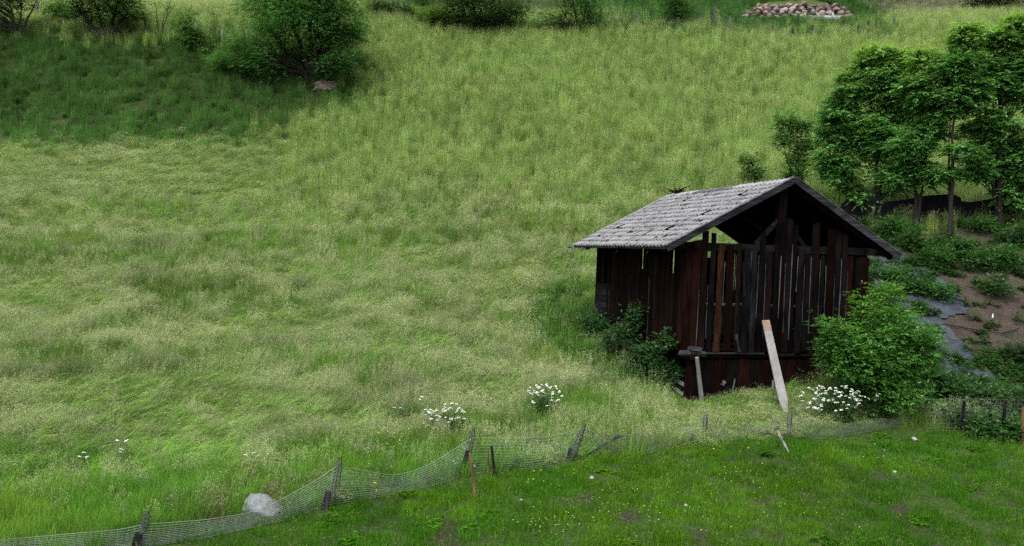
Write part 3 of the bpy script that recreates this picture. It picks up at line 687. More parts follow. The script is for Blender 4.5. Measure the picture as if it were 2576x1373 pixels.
b = MB(); b.box(slope_pt(-1, .27, Y1 + .02, .03), slope_pt(-1, .93, Y1 + .02, .045), .13, .015, slope_pt(-1, 0, 0, 1) - slope_pt(-1, 0, 0, 0), PALE * 1.0, 0, 2)
b.build('verge_flashing', plain('sheet_metal', 'Col', .5, .5, 3, .1), roof, False)
b = MB()
b.box(slope_pt(-1, -.02, Y1 + .25, .0), slope_pt(-1, .2, Y1 + .03, .03), .10, .025, (0, 0, 1), PALE * .7, .1, 4, .04)
b.box(slope_pt(-1, -.035, Y1 - .1, -.02), slope_pt(-1, -.03, Y1 + .25, -.02), .05, .04, (0, 0, 1), GRY * 1.2, .1, 3, .04)
b.box(slope_pt(-1, -.03, Y1 - .35, .03), slope_pt(-1, -.05, Y1 + .02, -.22), .12, .012, (-1, .2, .3), PALE * .9, .2, 3, .04)
b.build('broken_verge_board', WX, roof, False)
b = MB()
b.box((EL[0] + .02, Y0 + .05, EL[1] - .055), (EL[0] + .02, Y1, EL[1] - .055), .05, .02, (1, 0, 0), GRY * .8, .1, 8)
for yy in (1.0, 3.2, 5.0, 6.3): b.box((EL[0] + .1, yy, EL[1] - .08), (EL[0] - .03, yy - .1, EL[1] - .24), .05, .015, (-1, 0, 0), GRY * .9, .2, 2, .02)
b.build('eave_board', WY, roof, False)
# ridge cap pieces
b = MB(); y = Y0
k = 0
while y < BLEN * .0:
    b.tube([(RX, y, RZ + .012), (RX, y + .3, RZ + .018)], [.085, .075], 8, np.array([.21, .21, .22]) * rng.uniform(.8, 1.15), .02, .55); y += .27; k += 1

# broken twigs lodged at the rear of the ridge
tw = MB(); c0 = b2w(RX - .12, BLEN - .35, RZ + .06)
for k in range(34):
    a = rng.uniform(0, 6.28); l = rng.uniform(.2, .5); d_ = np.array([math.cos(a), math.sin(a) * .6, rng.uniform(-.1, .5)]) * l; s_ = c0 + rng.normal(size=3) * np.array([.13, .1, .03])
    tw.tube([s_ - d_ * .5, s_ + rng.normal(size=3) * .02, s_ + d_ * .5], [.012, .012, .006], 5, BRN * 1.1)
tw.tube([c0 + (-.3, 0, -.12), c0 + (.1, 0, .05), c0 + (.42, 0, .2)], .022, 6, BRN * 1.3)
o = tw.build('broken_branches', WA); tag(o, 'tangle of dead brown branches lodged on the barn ridge', 'branches')

# ------------------------------------------------------------------ timber leaning on and lying by the barn
def thing_box(name, label, cat, segs, m_=WZ, group=None):
    q_ = MB()
    for (a, c_, w_, t_, nrm, col, wob, sg, ej, tp) in segs: q_.box(a, c_, w_, t_, nrm, col, wob, sg, ej, tp)
    o = q_.build(name, m_); return tag(o, label, cat, group)
PG = np.array([.235, .23, .225])
g0 = G(1976, 1035); top = U(1926, 806, b2w(2.2, -.12, .9)[1] - .1)
q_ = MB(); dl = (top - g0) / np.linalg.norm(top - g0)
q_.box(g0 + dl * .30, top, .235, .045, (0, -1, .2), PG * .95, .015, 10, .01, .86)
q_.box(g0 - dl * .15, g0 + dl * .3, .06, .045, (0, -1, .2), PG * .8, .02, 3, .02, 3.8)
q_.box(top - dl * .3 + (0, -.028, 0), top - dl * .01 + (0, -.028, 0), .2, .006, (0, -1, .2), np.array([.22, .15, .11]), .03, 3)
tag(q_.build('leaning_plank', WP), 'wide pale grey plank leaning against the front of the barn', 'plank')
g1 = G(1768, 1012); thing_box('prop_post', 'narrow grey prop post standing under the barn front left corner', 'post', [(g1 - (0, 0, .2), b2w(.16, -.3, -.12), .11, .09, (0, -1, 0), PG * .75, .06, 7, .02, .8)], WP)
r0 = G(1985, 1150); r1 = U(1957, 1085, r0[1] + .05)
thing_box('splintered_stick', 'short splintered pale wooden stick poking from under the wire netting', 'stick', [(r0 + (0, 0, .05), r1, .03, .03, (0, -1, 0), PG * 1.1, .2, 5, .03, 2.2)])
rails = empty('broken_rail_fence', G(1700, 990), 0, 'two broken grey rails slanting down beside the barn left corner', 'fence')
for (a, c_) in (((1655, 925, 23.2), (1722, 968, 21.6)), ((1672, 955, 22.6), (1720, 995, 21.5))):
    q_ = MB(); q_.box(U(*a), U(*c_), .10, .04, (0, -1, 0), PG * .45, .06, 5, .04); q_.build('rail', WA, rails)
q_ = MB(); p_ = G(1672, 975); q_.box(p_ - (0, 0, .2), p_ + (0, 0, .75), .07, .06, (0, -1, 0), GRY, .05, 4); q_.build('fence_post', WZ, rails)
# ------------------------------------------------------------------ foliage
def leaves(P0, D, L, nl, wr, lr, col, droop=.35):
    """compound leaves: P0 (n,3) bases, D (n,3) unit directions, L (n) lengths, nl leaflets"""
    n = len(P0); V = []; C = []
    up = np.array([0, 0, 1.]); s = np.cross(D, up + rng.normal(0, .35, (n, 3))); s /= np.linalg.norm(s, axis=1)[:, None] + 1e-9
    for k in range(nl):
        t = (k // 2 + 1) / ((nl + 1) // 2) if k < nl - 1 else 1.0; side = (1 if k % 2 else -1) if k < nl - 1 else 0
        p = P0 + D * (L * t)[:, None]; p[:, 2] -= droop * L * t * t * .5
        d = D * (.55 if side else 1) + s * side * .8; d = d + rng.normal(0, .12, (n, 3)); d[:, 2] -= droop * .6; d /= np.linalg.norm(d, axis=1)[:, None]
        w = np.cross(d, up + rng.normal(0, .3, (n, 3))); w /= np.linalg.norm(w, axis=1)[:, None] + 1e-9
        l = (L * lr * rng.uniform(.75, 1.15, n))[:, None]
        V.append(np.stack([p, p + d * l * .5 + w * l * wr, p + d * l, p + d * l * .5 - w * l * wr], 1)); C.append(np.repeat((col * rng.uniform(.85, 1.15, (n, 1)))[:, None, :], 4, 1))
    V = np.stack(V, 1).reshape(-1, 3); C = np.stack(C, 1).reshape(-1, 3)
    return V, np.arange(len(V)).reshape(-1, 4), C
def limb(mb, a, b_, r0, r1, bow=.15, n_=5, col=(.04, .035, .03)):
    a = np.array(a); b_ = np.array(b_); L = np.linalg.norm(b_ - a); t = np.linspace(0, 1, n_)[:, None]
    mid = rng.normal(0, bow * .4, 3) * L; mid[2] += bow * L * .5
    P_ = a + (b_ - a) * t + mid * (4 * t * (1 - t)) * .5 + rng.normal(0, .02, (n_, 3)) * L * (t * (1 - t)) * 2
    mb.tube(P_, np.linspace(r0, r1, n_), 5 if r0 < .05 else 7, col, .06)
def plant(name, label, cat, base, stems, blobs, ncl, per, L, nl, wr, lr, col, colt=None, group=None, droop=.35, spread=.28, bare=0, crname='crown', r0=.06, flat=.6, up=.25, topy=None, stemr=.3):
    """stems: list of (x,y,z) tops; blobs: (centre xyz, (rx,ry,rz), share)"""
    base = np.array(base, float); root = empty(name, base, 0, label, cat, group)
    tm = MB(); cents = []; W_ = np.array([b_[2] * b_[1][0] * b_[1][2] for b_ in blobs]); W_ = W_ / W_.sum()
    for (c_, r_, s_), wgt in zip(blobs, W_):
        k = max(7 if ncl > 60 else 3, int(ncl * wgt)); q_ = rng.normal(size=(k, 3)); q_ /= np.linalg.norm(q_, axis=1)[:, None]; q_ *= (rng.random((k, 1)) ** .38)
        cents.append(np.array(c_) + q_ * np.array(r_))
    cents = np.vstack(cents); 
    gz = H(cents[:, 0], cents[:, 1]) + .12; cents[:, 2] = np.maximum(cents[:, 2], gz)
    axes = []
    for st in stems:
        st = np.array(st, float); t = np.linspace(0, 1, 9)[:, None]; b0 = base + rng.normal(0, .06, 3) * (1, 1, 0) - (0, 0, .15)
        wv = np.cumsum(rng.normal(0, .035, (9, 3)), 0) * (1, 1, 0) * np.linalg.norm(st - base) * .35
        A_ = b0 + (st - b0) * t + wv * t; R_ = r0 * (1 - .85 * t[:, 0]); tm.tube(A_, R_, 8, (.045, .04, .034), .08); axes.append((A_, R_))
    for c_ in cents:
        best = None
        for A_, R_ in axes:
            dz = c_[2] - A_[:, 2]; hd = np.linalg.norm(A_[:, :2] - c_[:2], axis=1); sc_ = np.abs(dz - hd * .55 - .1) + hd * .35; i = int(np.argmin(sc_[1:])) + 1
            if best is None or sc_[i] < best[0]: best = (sc_[i], A_[i], R_[i])
        _, a_, ra = best; L_ = np.linalg.norm(c_ - a_); limb(tm, a_, c_, min(ra * .6, .012 + L_ * .014), .004, .18)
    tm.build('trunk', BARK, root)
    if bare < 1:
        nc = len(cents); k = per; P0 = np.repeat(cents, k, 0); n_ = len(P0)
        off = rng.normal(size=(n_, 3)) * spread * np.array([1, 1, flat]); P0 = P0 + off * rng.uniform(.4, 1.1, (n_, 1))
        cc = np.mean([b_[0] for b_ in blobs], 0)
        D = off / (np.linalg.norm(off, axis=1)[:, None] + 1e-6) + (P0 - base) * (1, 1, 0) * .25 + rng.normal(0, .3, (n_, 3)); D[:, 2] = D[:, 2] * .5 + up; D /= np.linalg.norm(D, axis=1)[:, None]
        ct = rng.uniform(.7, 1.3, (nc, 1)); C_ = np.repeat(np.array(col)[None] * ct, k, 0) * rng.uniform(.85, 1.15, (n_, 1))
        if colt is not None:                                    # fresh growth at the shoot tips is yellower
            z0, z1 = topy if topy else (np.percentile(P0[:, 2], 75), P0[:, 2].max()); f_ = np.clip((P0[:, 2] - z0) / (z1 - z0), 0, 1)[:, None] ** 1.2; C_ = C_ * (1 - f_) + np.array(colt) * f_ * rng.uniform(.8, 1.15, (n_, 1))
        V_, F_, CC = leaves(P0, D, L * rng.uniform(.7, 1.2, n_), nl, wr, lr, C_, droop)
        link(crname, npmesh(crname, V_, F_, CC), LEAF, root)
    return root
def blob(u, v, d, ru, rv, dy=0, share=1.0, rd=None):
    s_ = d / FOC; return (U(u, v, d + dy), (ru * s_, (rd or ru) * s_, rv * s_), share)
GD, GM, GB, GY = np.array([.028, .075, .018]), np.array([.088, .225, .055]), np.array([.065, .16, .03]), np.array([.22, .38, .085])

# ---- row of ashes along the dark netting, right
def gpos(u, v): return G(u, v, 30)
ASH = dict(L=.30, nl=9, wr=.25, lr=.44, droop=.6, flat=.45, up=.05, r0=.085, spread=.22)
def ash(label, ub, vb, stems, blobs, ncl, per=30, **k):
    ncl = int(ncl * 1.3)
    p = gpos(ub, vb); d = p[1]; kw = dict(ASH); kw.update(k)
    kw.setdefault('colt', GY); kw.setdefault('col', GM)
    col = kw.pop('col')
    return plant('ash_tree', label, 'tree', p, [U(a, c_, d + e) for a, c_, e in stems], [blob(a, c_, d, ru * .92, rv * .98, e, s_) for a, c_, ru, rv, e, s_ in blobs], ncl, per, col=col, group='row of ash trees along the dark netting', **kw)
ash('leftmost ash of the row by the netting, bushy down its left side to the ground', 2137, 548, [(2150, 200, 0), (2100, 330, .3)],
    [(2150, 210, 42, 60, 0, 1), (2110, 300, 45, 65, .1, 1), (2165, 330, 55, 60, 0, .8), (2120, 420, 55, 60, 0, .8), (2180, 150, 18, 35, 0, 1.3), (2085, 370, 28, 40, 0, 1), (2160, 480, 45, 40, 0, .5)], 130)
ash('second ash of the netting row, its top a pair of pale yellow-green tufts', 2200, 556, [(2215, 150, 0), (2262, 160, .2)],
    [(2222, 190, 36, 50, 0, 1), (2212, 140, 14, 24, 0, 1.5), (2256, 155, 16, 28, 0, 1.5), (2245, 250, 48, 60, .2, 1), (2215, 340, 50, 60, 0, .8), (2235, 440, 48, 50, 0, .6)], 120)
ash('third ash of the netting row with a bare lower trunk and round top tuft', 2303, 574, [(2315, 150, 0), (2345, 260, 0)],
    [(2320, 150, 20, 28, 0, 1.4), (2310, 230, 45, 45, 0, .9), (2340, 310, 45, 60, 0, .8), (2290, 370, 50, 50, -.1, .9), (2330, 440, 50, 35, 0, .6), (2265, 440, 35, 30, 0, .6)], 115)
ash('tall slender ash of the netting row between two wider ones, bare along its lower stem', 2393, 592, [(2420, 90, 0), (2388, 300, .1)],
    [(2428, 100, 24, 40, 0, 1.2), (2405, 170, 38, 50, 0, .9), (2400, 260, 38, 50, 0, .6), (2440, 230, 30, 50, 0, .8), (2420, 380, 42, 30, 0, .4), (2385, 440, 34, 26, 0, .5)], 100)
ash('many-stemmed tallest ash in the netting row near the right edge', 2512, 570, [(2510, 90, 0), (2545, 60, .2), (2470, 250, 0)],
    [(2508, 100, 24, 40, 0, 1.2), (2548, 85, 30, 50, 0, 1.1), (2500, 190, 45, 55, 0, 1), (2550, 200, 40, 60, .3, 1), (2500, 320, 55, 60, 0, .8), (2470, 420, 40, 40, 0, .7), (2550, 420, 50, 60, 0, .8), (2535, 490, 35, 25, 0, .5)], 170, r0=.1)
ash('dense ash at the very end of the netting row, cut by the right edge', 2600, 575, [(2600, 60, 0)],
    [(2585, 70, 30, 50, 0, 1), (2600, 200, 45, 80, 0, 1), (2600, 360, 50, 80, 0, 1), (2590, 480, 40, 40, 0, .8)], 110)
p = G(2010, 540, 33)
plant('ash_sapling', 'small fan-shaped ash behind the barn ridge, wider at its top than its foot', 'tree', p, [U(2010, 290, p[1]), U(1975, 310, p[1]), U(2030, 330, p[1])],
      [blob(1972, 300, p[1], 14, 20), blob(2012, 312, p[1], 18, 20), blob(2022, 370, p[1], 15, 28), blob(1980, 350, p[1], 17, 24, 0, .8), blob(2003, 425, p[1], 17, 42)], 85, 26, .22, 9, .24, .42, GM * .62, GM * 1.4, None, .5, .24, r0=.04)
p = G(1905, 470, 33)
plant('ash_sapling', 'thin low sapling left of the ash behind the barn roof', 'sapling', p, [U(1885, 395, p[1])],
      [blob(1883, 405, p[1], 11, 12), blob(1895, 435, p[1], 16, 20, 0, .6)], 18, 22, .26, 9, .24, .42, GM * .6, None, None, .5, .2, r0=.02)

# ---- elder beside the barn
p = G(2190, 1010, 19)
plant('elder_bush', 'big bright green elder bush against the barn right corner', 'bush', p, [U(2180, 760, p[1]), U(2250, 800, p[1]), U(2120, 830, p[1])],
      [blob(2180, 900, 21.0, 98, 76, 0, 1.1), blob(2240, 830, 21.3, 80, 65, 0, 1.1), blob(2110, 875, 20.9, 45, 48), blob(2290, 900, 21.2, 62, 75), blob(2180, 760, 21.5, 22, 30, 0, .7), blob(2095, 820, 20.9, 25, 22, 0, .8), blob(2240, 990, 20.8, 95, 40), blob(2330, 860, 21.5, 30, 35, 0, .8), blob(2235, 735, 21.6, 15, 15, 0, .4)],
      330, 30, .16, 5, .2, .62, np.array([.062, .18, .026]), np.array([.15, .32, .03]), None, .45, .2, r0=.05, topy=(4.4, 6.4))
# shrubs at the foot of the barn
p = G(1620, 930, 19)
plant('bramble_bush', 'dark leafy shrub climbing the left wall of the barn', 'bush', p, [U(1600, 800, 24.2), U(1660, 900, 22.7), U(1550, 860, 25)],
      [blob(1590, 835, 24.2, 36, 26), blob(1610, 800, 24, 14, 28, 0, .7), blob(1550, 850, 25.2, 35, 22, 0, .8), blob(1640, 890, 23.1, 40, 34, 0, 1), blob(1600, 910, 23.6, 30, 35, 0, .5), blob(1680, 935, 22.2, 28, 22, 0, .7), blob(1690, 855, 22, 8, 8, 0, .4)],
      95, 20, .16, 5, .3, .62, np.array([.03, .085, .022]), None, None, .4, .2, r0=.03)
p = G(1470, 830, 22)
plant('nettle_bush', 'dark low bush at the rear left corner of the barn', 'bush', p, [U(1470, 780, p[1])],
      [blob(1490, 805, p[1] - .4, 16, 16), blob(1512, 825, p[1] - .8, 20, 18)], 34, 24, .14, 5, .24, .6, np.array([.03, .09, .02]), None, None, .4, .22, r0=.02)
# shrubs at the foot of the bare slope
LOWB = [(2400, 985, 50, 42, 'tangled green bush behind the dark fence post right of the elder'), (2475, 1010, 45, 45, 'bush in the middle of the hedge at the foot of the bare slope'),
        (2555, 1015, 45, 55, 'bush behind the pale orange stake at the right edge'), (2330, 960, 30, 40, 'loose green shrub between the elder and the tarpaulin'), (2380, 1045, 40, 22, 'low bush at the lawn edge right of the dark fence post'), (2450, 1070, 40, 20, 'low bush around the crossed dark fence posts'), (2540, 1080, 40, 22, 'low bush left of the pale orange stake')]
for u_, v_, ru, rv, lb in LOWB:
    p = G(u_, v_ + rv, 19); plant('hedge_bush', lb, 'bush', p, [U(u_, v_ - 10, p[1])], [blob(u_, v_, p[1] + .2, ru, rv), blob(u_ + ru * .5, v_ + rv * .4, p[1] - .1, ru * .7, rv * .6)], 75, 20, .15, 5, .24, .6, np.array([.04, .11, .024]), None, 'bushes at the foot of the bare slope', .4, .2, r0=.02)
p = G(2570, 910, 19); plant('dark_shrub', 'small dark shrub on the bare soil at the right edge', 'shrub', p, [U(2565, 870, p[1])], [blob(2560, 880, p[1], 32, 26), blob(2600, 890, p[1], 30, 30)], 45, 22, .13, 5, .24, .6, GD, None, None, .4, .18, r0=.02)
SH = [(2250, 540, 20, 20), (2470, 500, 20, 18), (2540, 640, 30, 24), (2460, 650, 26, 26), (2360, 640, 30, 26), (2300, 600, 26, 30), (2500, 720, 34, 22), (2245, 690, 20, 16), (2360, 735, 26, 18), (2420, 620, 22, 22), (2310, 720, 18, 18), (2570, 590, 24, 30)]
LB = ['in the gap of trunks under the second ash', 'left of the many-stemmed ash', 'on the slope below the right-hand ashes, far right', 'in the middle of the bare slope', 'above the upper end of the tarpaulin', 'beneath the left end of the netting',
      'on bare soil at the upper right of the patch', 'on the tarpaulin beside the barn eave', 'on the tarpaulin, half way along', 'under the tall slender ash', 'growing through the middle of the tarpaulin', 'below the netting at the right edge']
for (u_, v_, ru, rv), lb in zip(SH, LB):
    p = G(u_, v_ + rv, 19)
    if v_ < 560: p = G(u_, 585, 19)
    d_ = p[1]; plant('slope_shrub', 'green shrub ' + lb, 'shrub', p, [U(u_, v_, d_)], [blob(u_, v_ if v_ > 560 else 565, d_, ru, rv)], 34, 16, .14, 5, .26, .6, np.array([.045, .13, .026]) * rng.uniform(.8, 1.2), None, 'shrubs on the bare slope', .4, .2, r0=.015)

# ---- trees along the top of the bank, left
def tree(name, label, cat, ub, vb, stems, blobs, ncl, per, L, nl, wr, lr, col, dmin=50, **k):
    p = G(ub, vb, dmin); d = p[1]
    return plant(name, label, cat, p, [U(a, c_, d + e) for a, c_, e in stems], [blob(a, c_, d, ru, rv, e, s_) for a, c_, ru, rv, e, s_ in blobs], ncl, per, L, nl, wr, lr, col, **k)
tree('willow_tree', 'large dense green tree on the bank with hanging lower boughs, left of centre', 'tree', 790, 205, [(760, -120, 0), (700, -60, 0), (840, -60, 0), (650, 60, 0)],
     [(760, -40, 120, 90, 0, 1.2), (830, 40, 75, 70, -.5, 1.1), (680, 20, 75, 60, 0, 1), (750, 60, 100, 60, -1, .8), (640, 110, 60, 36, -1, .9), (600, 155, 50, 24, -1, .8), (670, 150, 50, 32, -1.5, .8), (860, 120, 42, 50, -.5, 1), (830, 165, 50, 30, -1, .6), (880, 60, 28, 60, 0, 1), (560, 145, 14, 10, -1, .4)],
     440, 42, .36, 9, .13, .42, np.array([.06, .17, .038]), colt=np.array([.09, .23, .045]), droop=.7, spread=.55, r0=.2, up=.1, dmin=50)
tree('plum_tree', 'spreading tree with forked dark trunk on the bank crest, upper left', 'tree', 268, 100, [(235, 0, 0), (300, -30, .3), (330, 20, 0), (190, 10, 0)],
     [(265, -20, 90, 45, 0, 1), (210, 15, 45, 22, 0, .9), (310, 20, 40, 30, 0, .9), (345, 40, 20, 14, 0, .6), (180, 40, 18, 12, 0, .6), (255, 30, 60, 22, 0, .9)], 190, 26, .28, 5, .26, .5, np.array([.05, .115, .03]), droop=.3, spread=.45, r0=.13, flat=.35, dmin=55)
tree('plum_tree', 'dark tree with several leaning trunks in the top left corner', 'tree', 45, 95, [(95, -10, 0), (20, -30, 0), (60, 0, .5)],
     [(10, 10, 45, 40, 0, 1), (60, -10, 50, 30, 0, 1), (25, 55, 35, 20, .3, .8), (-40, 20, 40, 60, 0, 1)], 100, 24, .28, 5, .26, .5, np.array([.035, .085, .025]), droop=.3, spread=.4, r0=.11, flat=.5, dmin=55)
tree('bare_tree', 'crooked nearly leafless young tree between two leafy ones on the bank', 'tree', 400, 98, [(415, 20, 0), (388, 5, 0), (435, 0, 0)], [(395, 5, 12, 10, 0, 1), (420, 12, 16, 12, 0, 1), (432, 25, 10, 6, 0, .5), (405, 60, 5, 14, 0, .3)], 14, 9, .2, 5, .25, .5, np.array([.05, .11, .03]), droop=.3, spread=.22, r0=.07, dmin=55)
tree('ash_bush', 'bright green bush in front of the bank crest, right of the bare young tree', 'bush', 480, 128, [(465, 45, 0), (480, 60, 0)],
     [(460, 60, 24, 20, 0, 1), (470, 32, 8, 14, 0, .7), (480, 90, 26, 24, 0, 1), (495, 105, 20, 20, 0, .8), (462, 125, 12, 8, 0, .6)], 55, 26, .34, 9, .18, .4, np.array([.06, .155, .035]), droop=.5, spread=.36, r0=.05, dmin=54)
tree('sapling', 'thin upright sapling beside the white posts on the bank crest', 'sapling', 537, 112, [(536, 22, 0)], [(536, 35, 6, 22, 0, 1), (538, 65, 9, 14, 0, .7), (537, 98, 11, 14, 0, .8)], 20, 12, .22, 7, .2, .4, np.array([.055, .13, .03]), droop=.4, spread=.18, r0=.03, dmin=55)
tree('hazel_bush', 'small pale green bush beyond the fence between the two left plum trees', 'bush', 148, 62, [(145, 10, 0)], [(142, 18, 22, 24, 0, 1), (160, 40, 18, 14, 0, .7)], 40, 22, .26, 5, .26, .5, np.array([.05, .13, .032]), droop=.4, spread=.34, r0=.04, dmin=60)
# ---- hedge and trees at the head of the meadow
tree('hazel_bush', 'large very dark bush at the head of the meadow, top centre', 'bush', 1215, 82, [(1180, 0, 0), (1250, 0, 0)],
     [(1215, 25, 85, 55, 0, 1.1), (1285, 40, 48, 42, 0, 1), (1150, 15, 55, 45, 0, .9), (1180, 60, 60, 22, -.3, .9), (1200, -30, 80, 40, 0, 1)], 210, 30, .30, 5, .26, .5, np.array([.024, .062, .016]), droop=.4, spread=.5, r0=.1, dmin=60)
tree('hazel_bush', 'yellow-green bush in front of the very dark one at the head of the meadow', 'bush', 1110, 72, [(1100, 35, 0)], [(1100, 42, 38, 20, 0, 1), (1130, 55, 40, 16, 0, .8), (1070, 35, 15, 14, 0, .7)], 60, 26, .30, 5, .26, .5, np.array([.075, .16, .025]), droop=.4, spread=.42, r0=.05, dmin=60)
tree('acacia_tree', 'airy light green tree with slanting trunk right of the dark bush, top centre', 'tree', 1455, 86, [(1405, 10, 0), (1440, -30, 0), (1480, 0, 0)],
     [(1440, 0, 60, 40, 0, 1), (1400, 45, 30, 20, 0, .7), (1485, 60, 34, 22, 0, .9), (1370, 50, 22, 24, 0, .7), (1490, 20, 26, 26, 0, .7)], 115, 22, .34, 9, .18, .4, np.array([.055, .14, .04]), droop=.5, spread=.42, r0=.09, dmin=60)
tree('acacia_tree', 'round green tree above the earth bank overhang, top right of centre', 'tree', 1700, 64, [(1695, -10, 0), (1715, 0, 0)],
     [(1698, -5, 34, 40, 0, 1), (1715, 35, 24, 22, 0, .9), (1680, 40, 18, 16, 0, .7)], 70, 24, .34, 9, .18, .4, np.array([.055, .15, .035]), droop=.5, spread=.38, r0=.08, dmin=60)
for i, (u_, v_, ru, rv, c_, lb) in enumerate([(950, 22, 34, 14, (.045, .075, .035), 'low brownish bush beside the large willow at the meadow head'), (1010, 24, 40, 16, (.035, .085, .03), 'low dark bush in the middle of the meadow-head hedge'), (1060, 8, 30, 20, (.03, .075, .028), 'low dark bush left of the yellow-green one')]):
    tree('hedge_bush', lb, 'bush', u_, v_ + rv + 6, [(u_, v_, 0)], [(u_, v_, ru, rv, 0, 1)], 45, 22, .26, 5, .26, .5, np.array(c_), droop=.4, spread=.4, r0=.04, dmin=60, group='low bushes along the meadow head')
tree('hazel_bush', 'dark bush hanging over the far field in the top right corner', 'bush', 2490, 34, [(2480, 0, 0)], [(2470, 0, 50, 26, 0, 1), (2540, -8, 50, 22, 0, 1), (2500, -50, 80, 30, 0, 1)], 110, 26, .34, 5, .26, .5, np.array([.024, .06, .018]), droop=.4, spread=.5, r0=.08, dmin=60)
# ------------------------------------------------------------------ dark shade netting behind the ashes
net = empty('shade_netting', G(2350, 566, 25), 0, 'torn black shade netting strung behind the row of ash trees', 'netting')
NETM = plain('black_fabric', (.005, .005, .007), .8, .08, 6, .5)
def cloth(poly_top, poly_bot, d0, nu=60, nv=10, amp=.06, seed=1):
    us = np.linspace(0, 1, nu); V = []
    tu = np.array(poly_top, float); bu = np.array(poly_bot, float)
    tt = np.linspace(0, 1, len(tu)); tb = np.linspace(0, 1, len(bu))
    for a in us:
        u0, v0, d_ = [np.interp(a, tt, tu[:, k]) for k in range(3)]; u1, v1, d1 = [np.interp(a, tb, bu[:, k]) for k in range(3)]
        A_ = U(u0, v0, d_); B_ = U(u1, v1, d1)
        for k in range(nv + 1):
            f = k / nv; p = A_ * (1 - f) + B_ * f; w_ = (fbm(a * 30, f * 3 + seed, 2.0, seed) - .5) * 2; p = p + np.array([0, -1, .1]) * amp * w_ * (.4 + f); V.append(p)
    ii, jj = np.meshgrid(np.arange(nu - 1), np.arange(nv), indexing='ij'); q_ = (ii * (nv + 1) + jj).ravel()
    return np.array(V), np.stack([q_, q_ + nv + 1, q_ + nv + 2, q_ + 1], 1)
dn = lambda u_: float(G(u_, 566, 25)[1]) + .35
panels = [([(2112, 520), (2130, 500), (2180, 503), (2230, 508), (2290, 500)], [(2130, 560), (2160, 555), (2200, 560), (2290, 562)]),
          ([(2285, 500), (2330, 492), (2395, 487), (2418, 498)], [(2285, 560), (2330, 566), (2380, 560), (2415, 568)]),
          ([(2412, 505), (2440, 508), (2480, 502), (2530, 498)], [(2425, 560), (2450, 552), (2480, 550), (2530, 556)]),
          ([(2525, 500), (2560, 505), (2640, 512)], [(2525, 560), (2560, 555), (2640, 570)])]
for i, (a, c_) in enumerate(panels):
    V, F = cloth([(x_, y_, dn(x_)) for x_, y_ in a], [(x_, y_, dn(x_) - .1) for x_, y_ in c_], 0, seed=i + 1, amp=.12)
    link('net_panel', npmesh('net_panel', V, F, smooth=True), NETM, net)
for u_ in (2118, 2290, 2405, 2530):
    q_ = MB(); p_ = G(u_, 566, 25); p_[1] += .42; p_[2] = H(p_[0], p_[1]); q_.tube([p_, p_ + (0, 0, 1.15)], [.03, .025], 6, (.05, .04, .03)); q_.build('stake', WZ, net)

# ------------------------------------------------------------------ ground sheeting on the bare slope
m, nt = mat('weed_sheeting')
g_ = noise_n(nt, 1.8, (1, 1, 1), 5, .65); g2_ = noise_n(nt, 7, (1, 2.5, 1), 5)
c = mul(nt, (.038, .044, .062), ramp(nt, g_, [(.3, .5), (.7, 1.5)])); SHEET = finish(m, nt, c, .6, g2_, 1.0, .12, .35)
def sheet(poly, label, seed):
    poly = np.array(poly, float); W = np.array([G(a, c_, 19) for a, c_ in poly])
    x0, y0 = W[:, 0].min() - .3, W[:, 1].min() - .3; x1, y1 = W[:, 0].max() + .3, W[:, 1].max() + .3
    xs = np.arange(x0, x1, .09); ys = np.arange(y0, y1, .09); X, Y = np.meshgrid(xs, ys, indexing='ij')
    jx = X + (fbm(X, Y, .7, seed) - .5) * .7; jy = Y + (fbm(X, Y, .7, seed + 5) - .5) * .7
    ins = inpoly(jx, jy, W[:, :2]) & (fbm(X, Y, .9, seed + 9) > .26)
    Z = H(X, Y) + .045 + (fbm(X, Y * 2.5, .55, seed + 3) - .4) * .14
    idx = -np.ones(X.shape, int); V = []; F = []
    V = np.stack([X.ravel(), Y.ravel(), Z.ravel()], 1); ny_ = len(ys)
    i_, j_ = np.nonzero(ins[:-1, :-1] & ins[1:, :-1] & ins[:-1, 1:] & ins[1:, 1:]); q_ = i_ * ny_ + j_
    F = np.stack([q_, q_ + ny_, q_ + ny_ + 1, q_ + 1], 1); used = np.unique(F); mp = np.zeros(len(V), int); mp[used] = np.arange(len(used))
    me = npmesh('ground_sheeting', V[used], mp[F], smooth=True); o = link('ground_sheeting', me, SHEET); return tag(o, label, 'sheeting', 'weed sheeting pegged on the slope')
sheet(TARP1, 'upper torn blue-grey weed sheeting on the slope just right of the barn eave', 3)
sheet(TARP2, 'lower strip of dark blue-grey weed sheeting running down past the elder', 7)
sheet([(2520, 600), (2576, 596), (2600, 618), (2540, 622)], 'small scrap of grey sheeting under the ashes near the right edge', 9)
hose = MB(); hp = [G(a, c_, 19) + (0, 0, .08) for a, c_ in ((2330, 828), (2380, 826), (2430, 834), (2480, 842), (2520, 846), (2545, 840), (2562, 834))]
hose.tube(hp, .02, 6, (.02, .02, .02)); tag(hose.build('hose', WA), 'black hose lying across the bare soil slope', 'hose')
for u_, v_, lb in ((2497, 802, 'small white bottle standing on the bare soil slope'), (2283, 815, 'tiny white bottle at the top of the lower sheeting strip')):
    q_ = MB(); p_ = G(u_, v_, 19); q_.tube([p_, p_ + (0, 0, .09), p_ + (.0, 0, .11), p_ + (0, 0, .15)], [.025, .025, .01, .01], 10, (.7, .7, .7)); tag(q_.build('bottle', PETAL), lb, 'bottle')

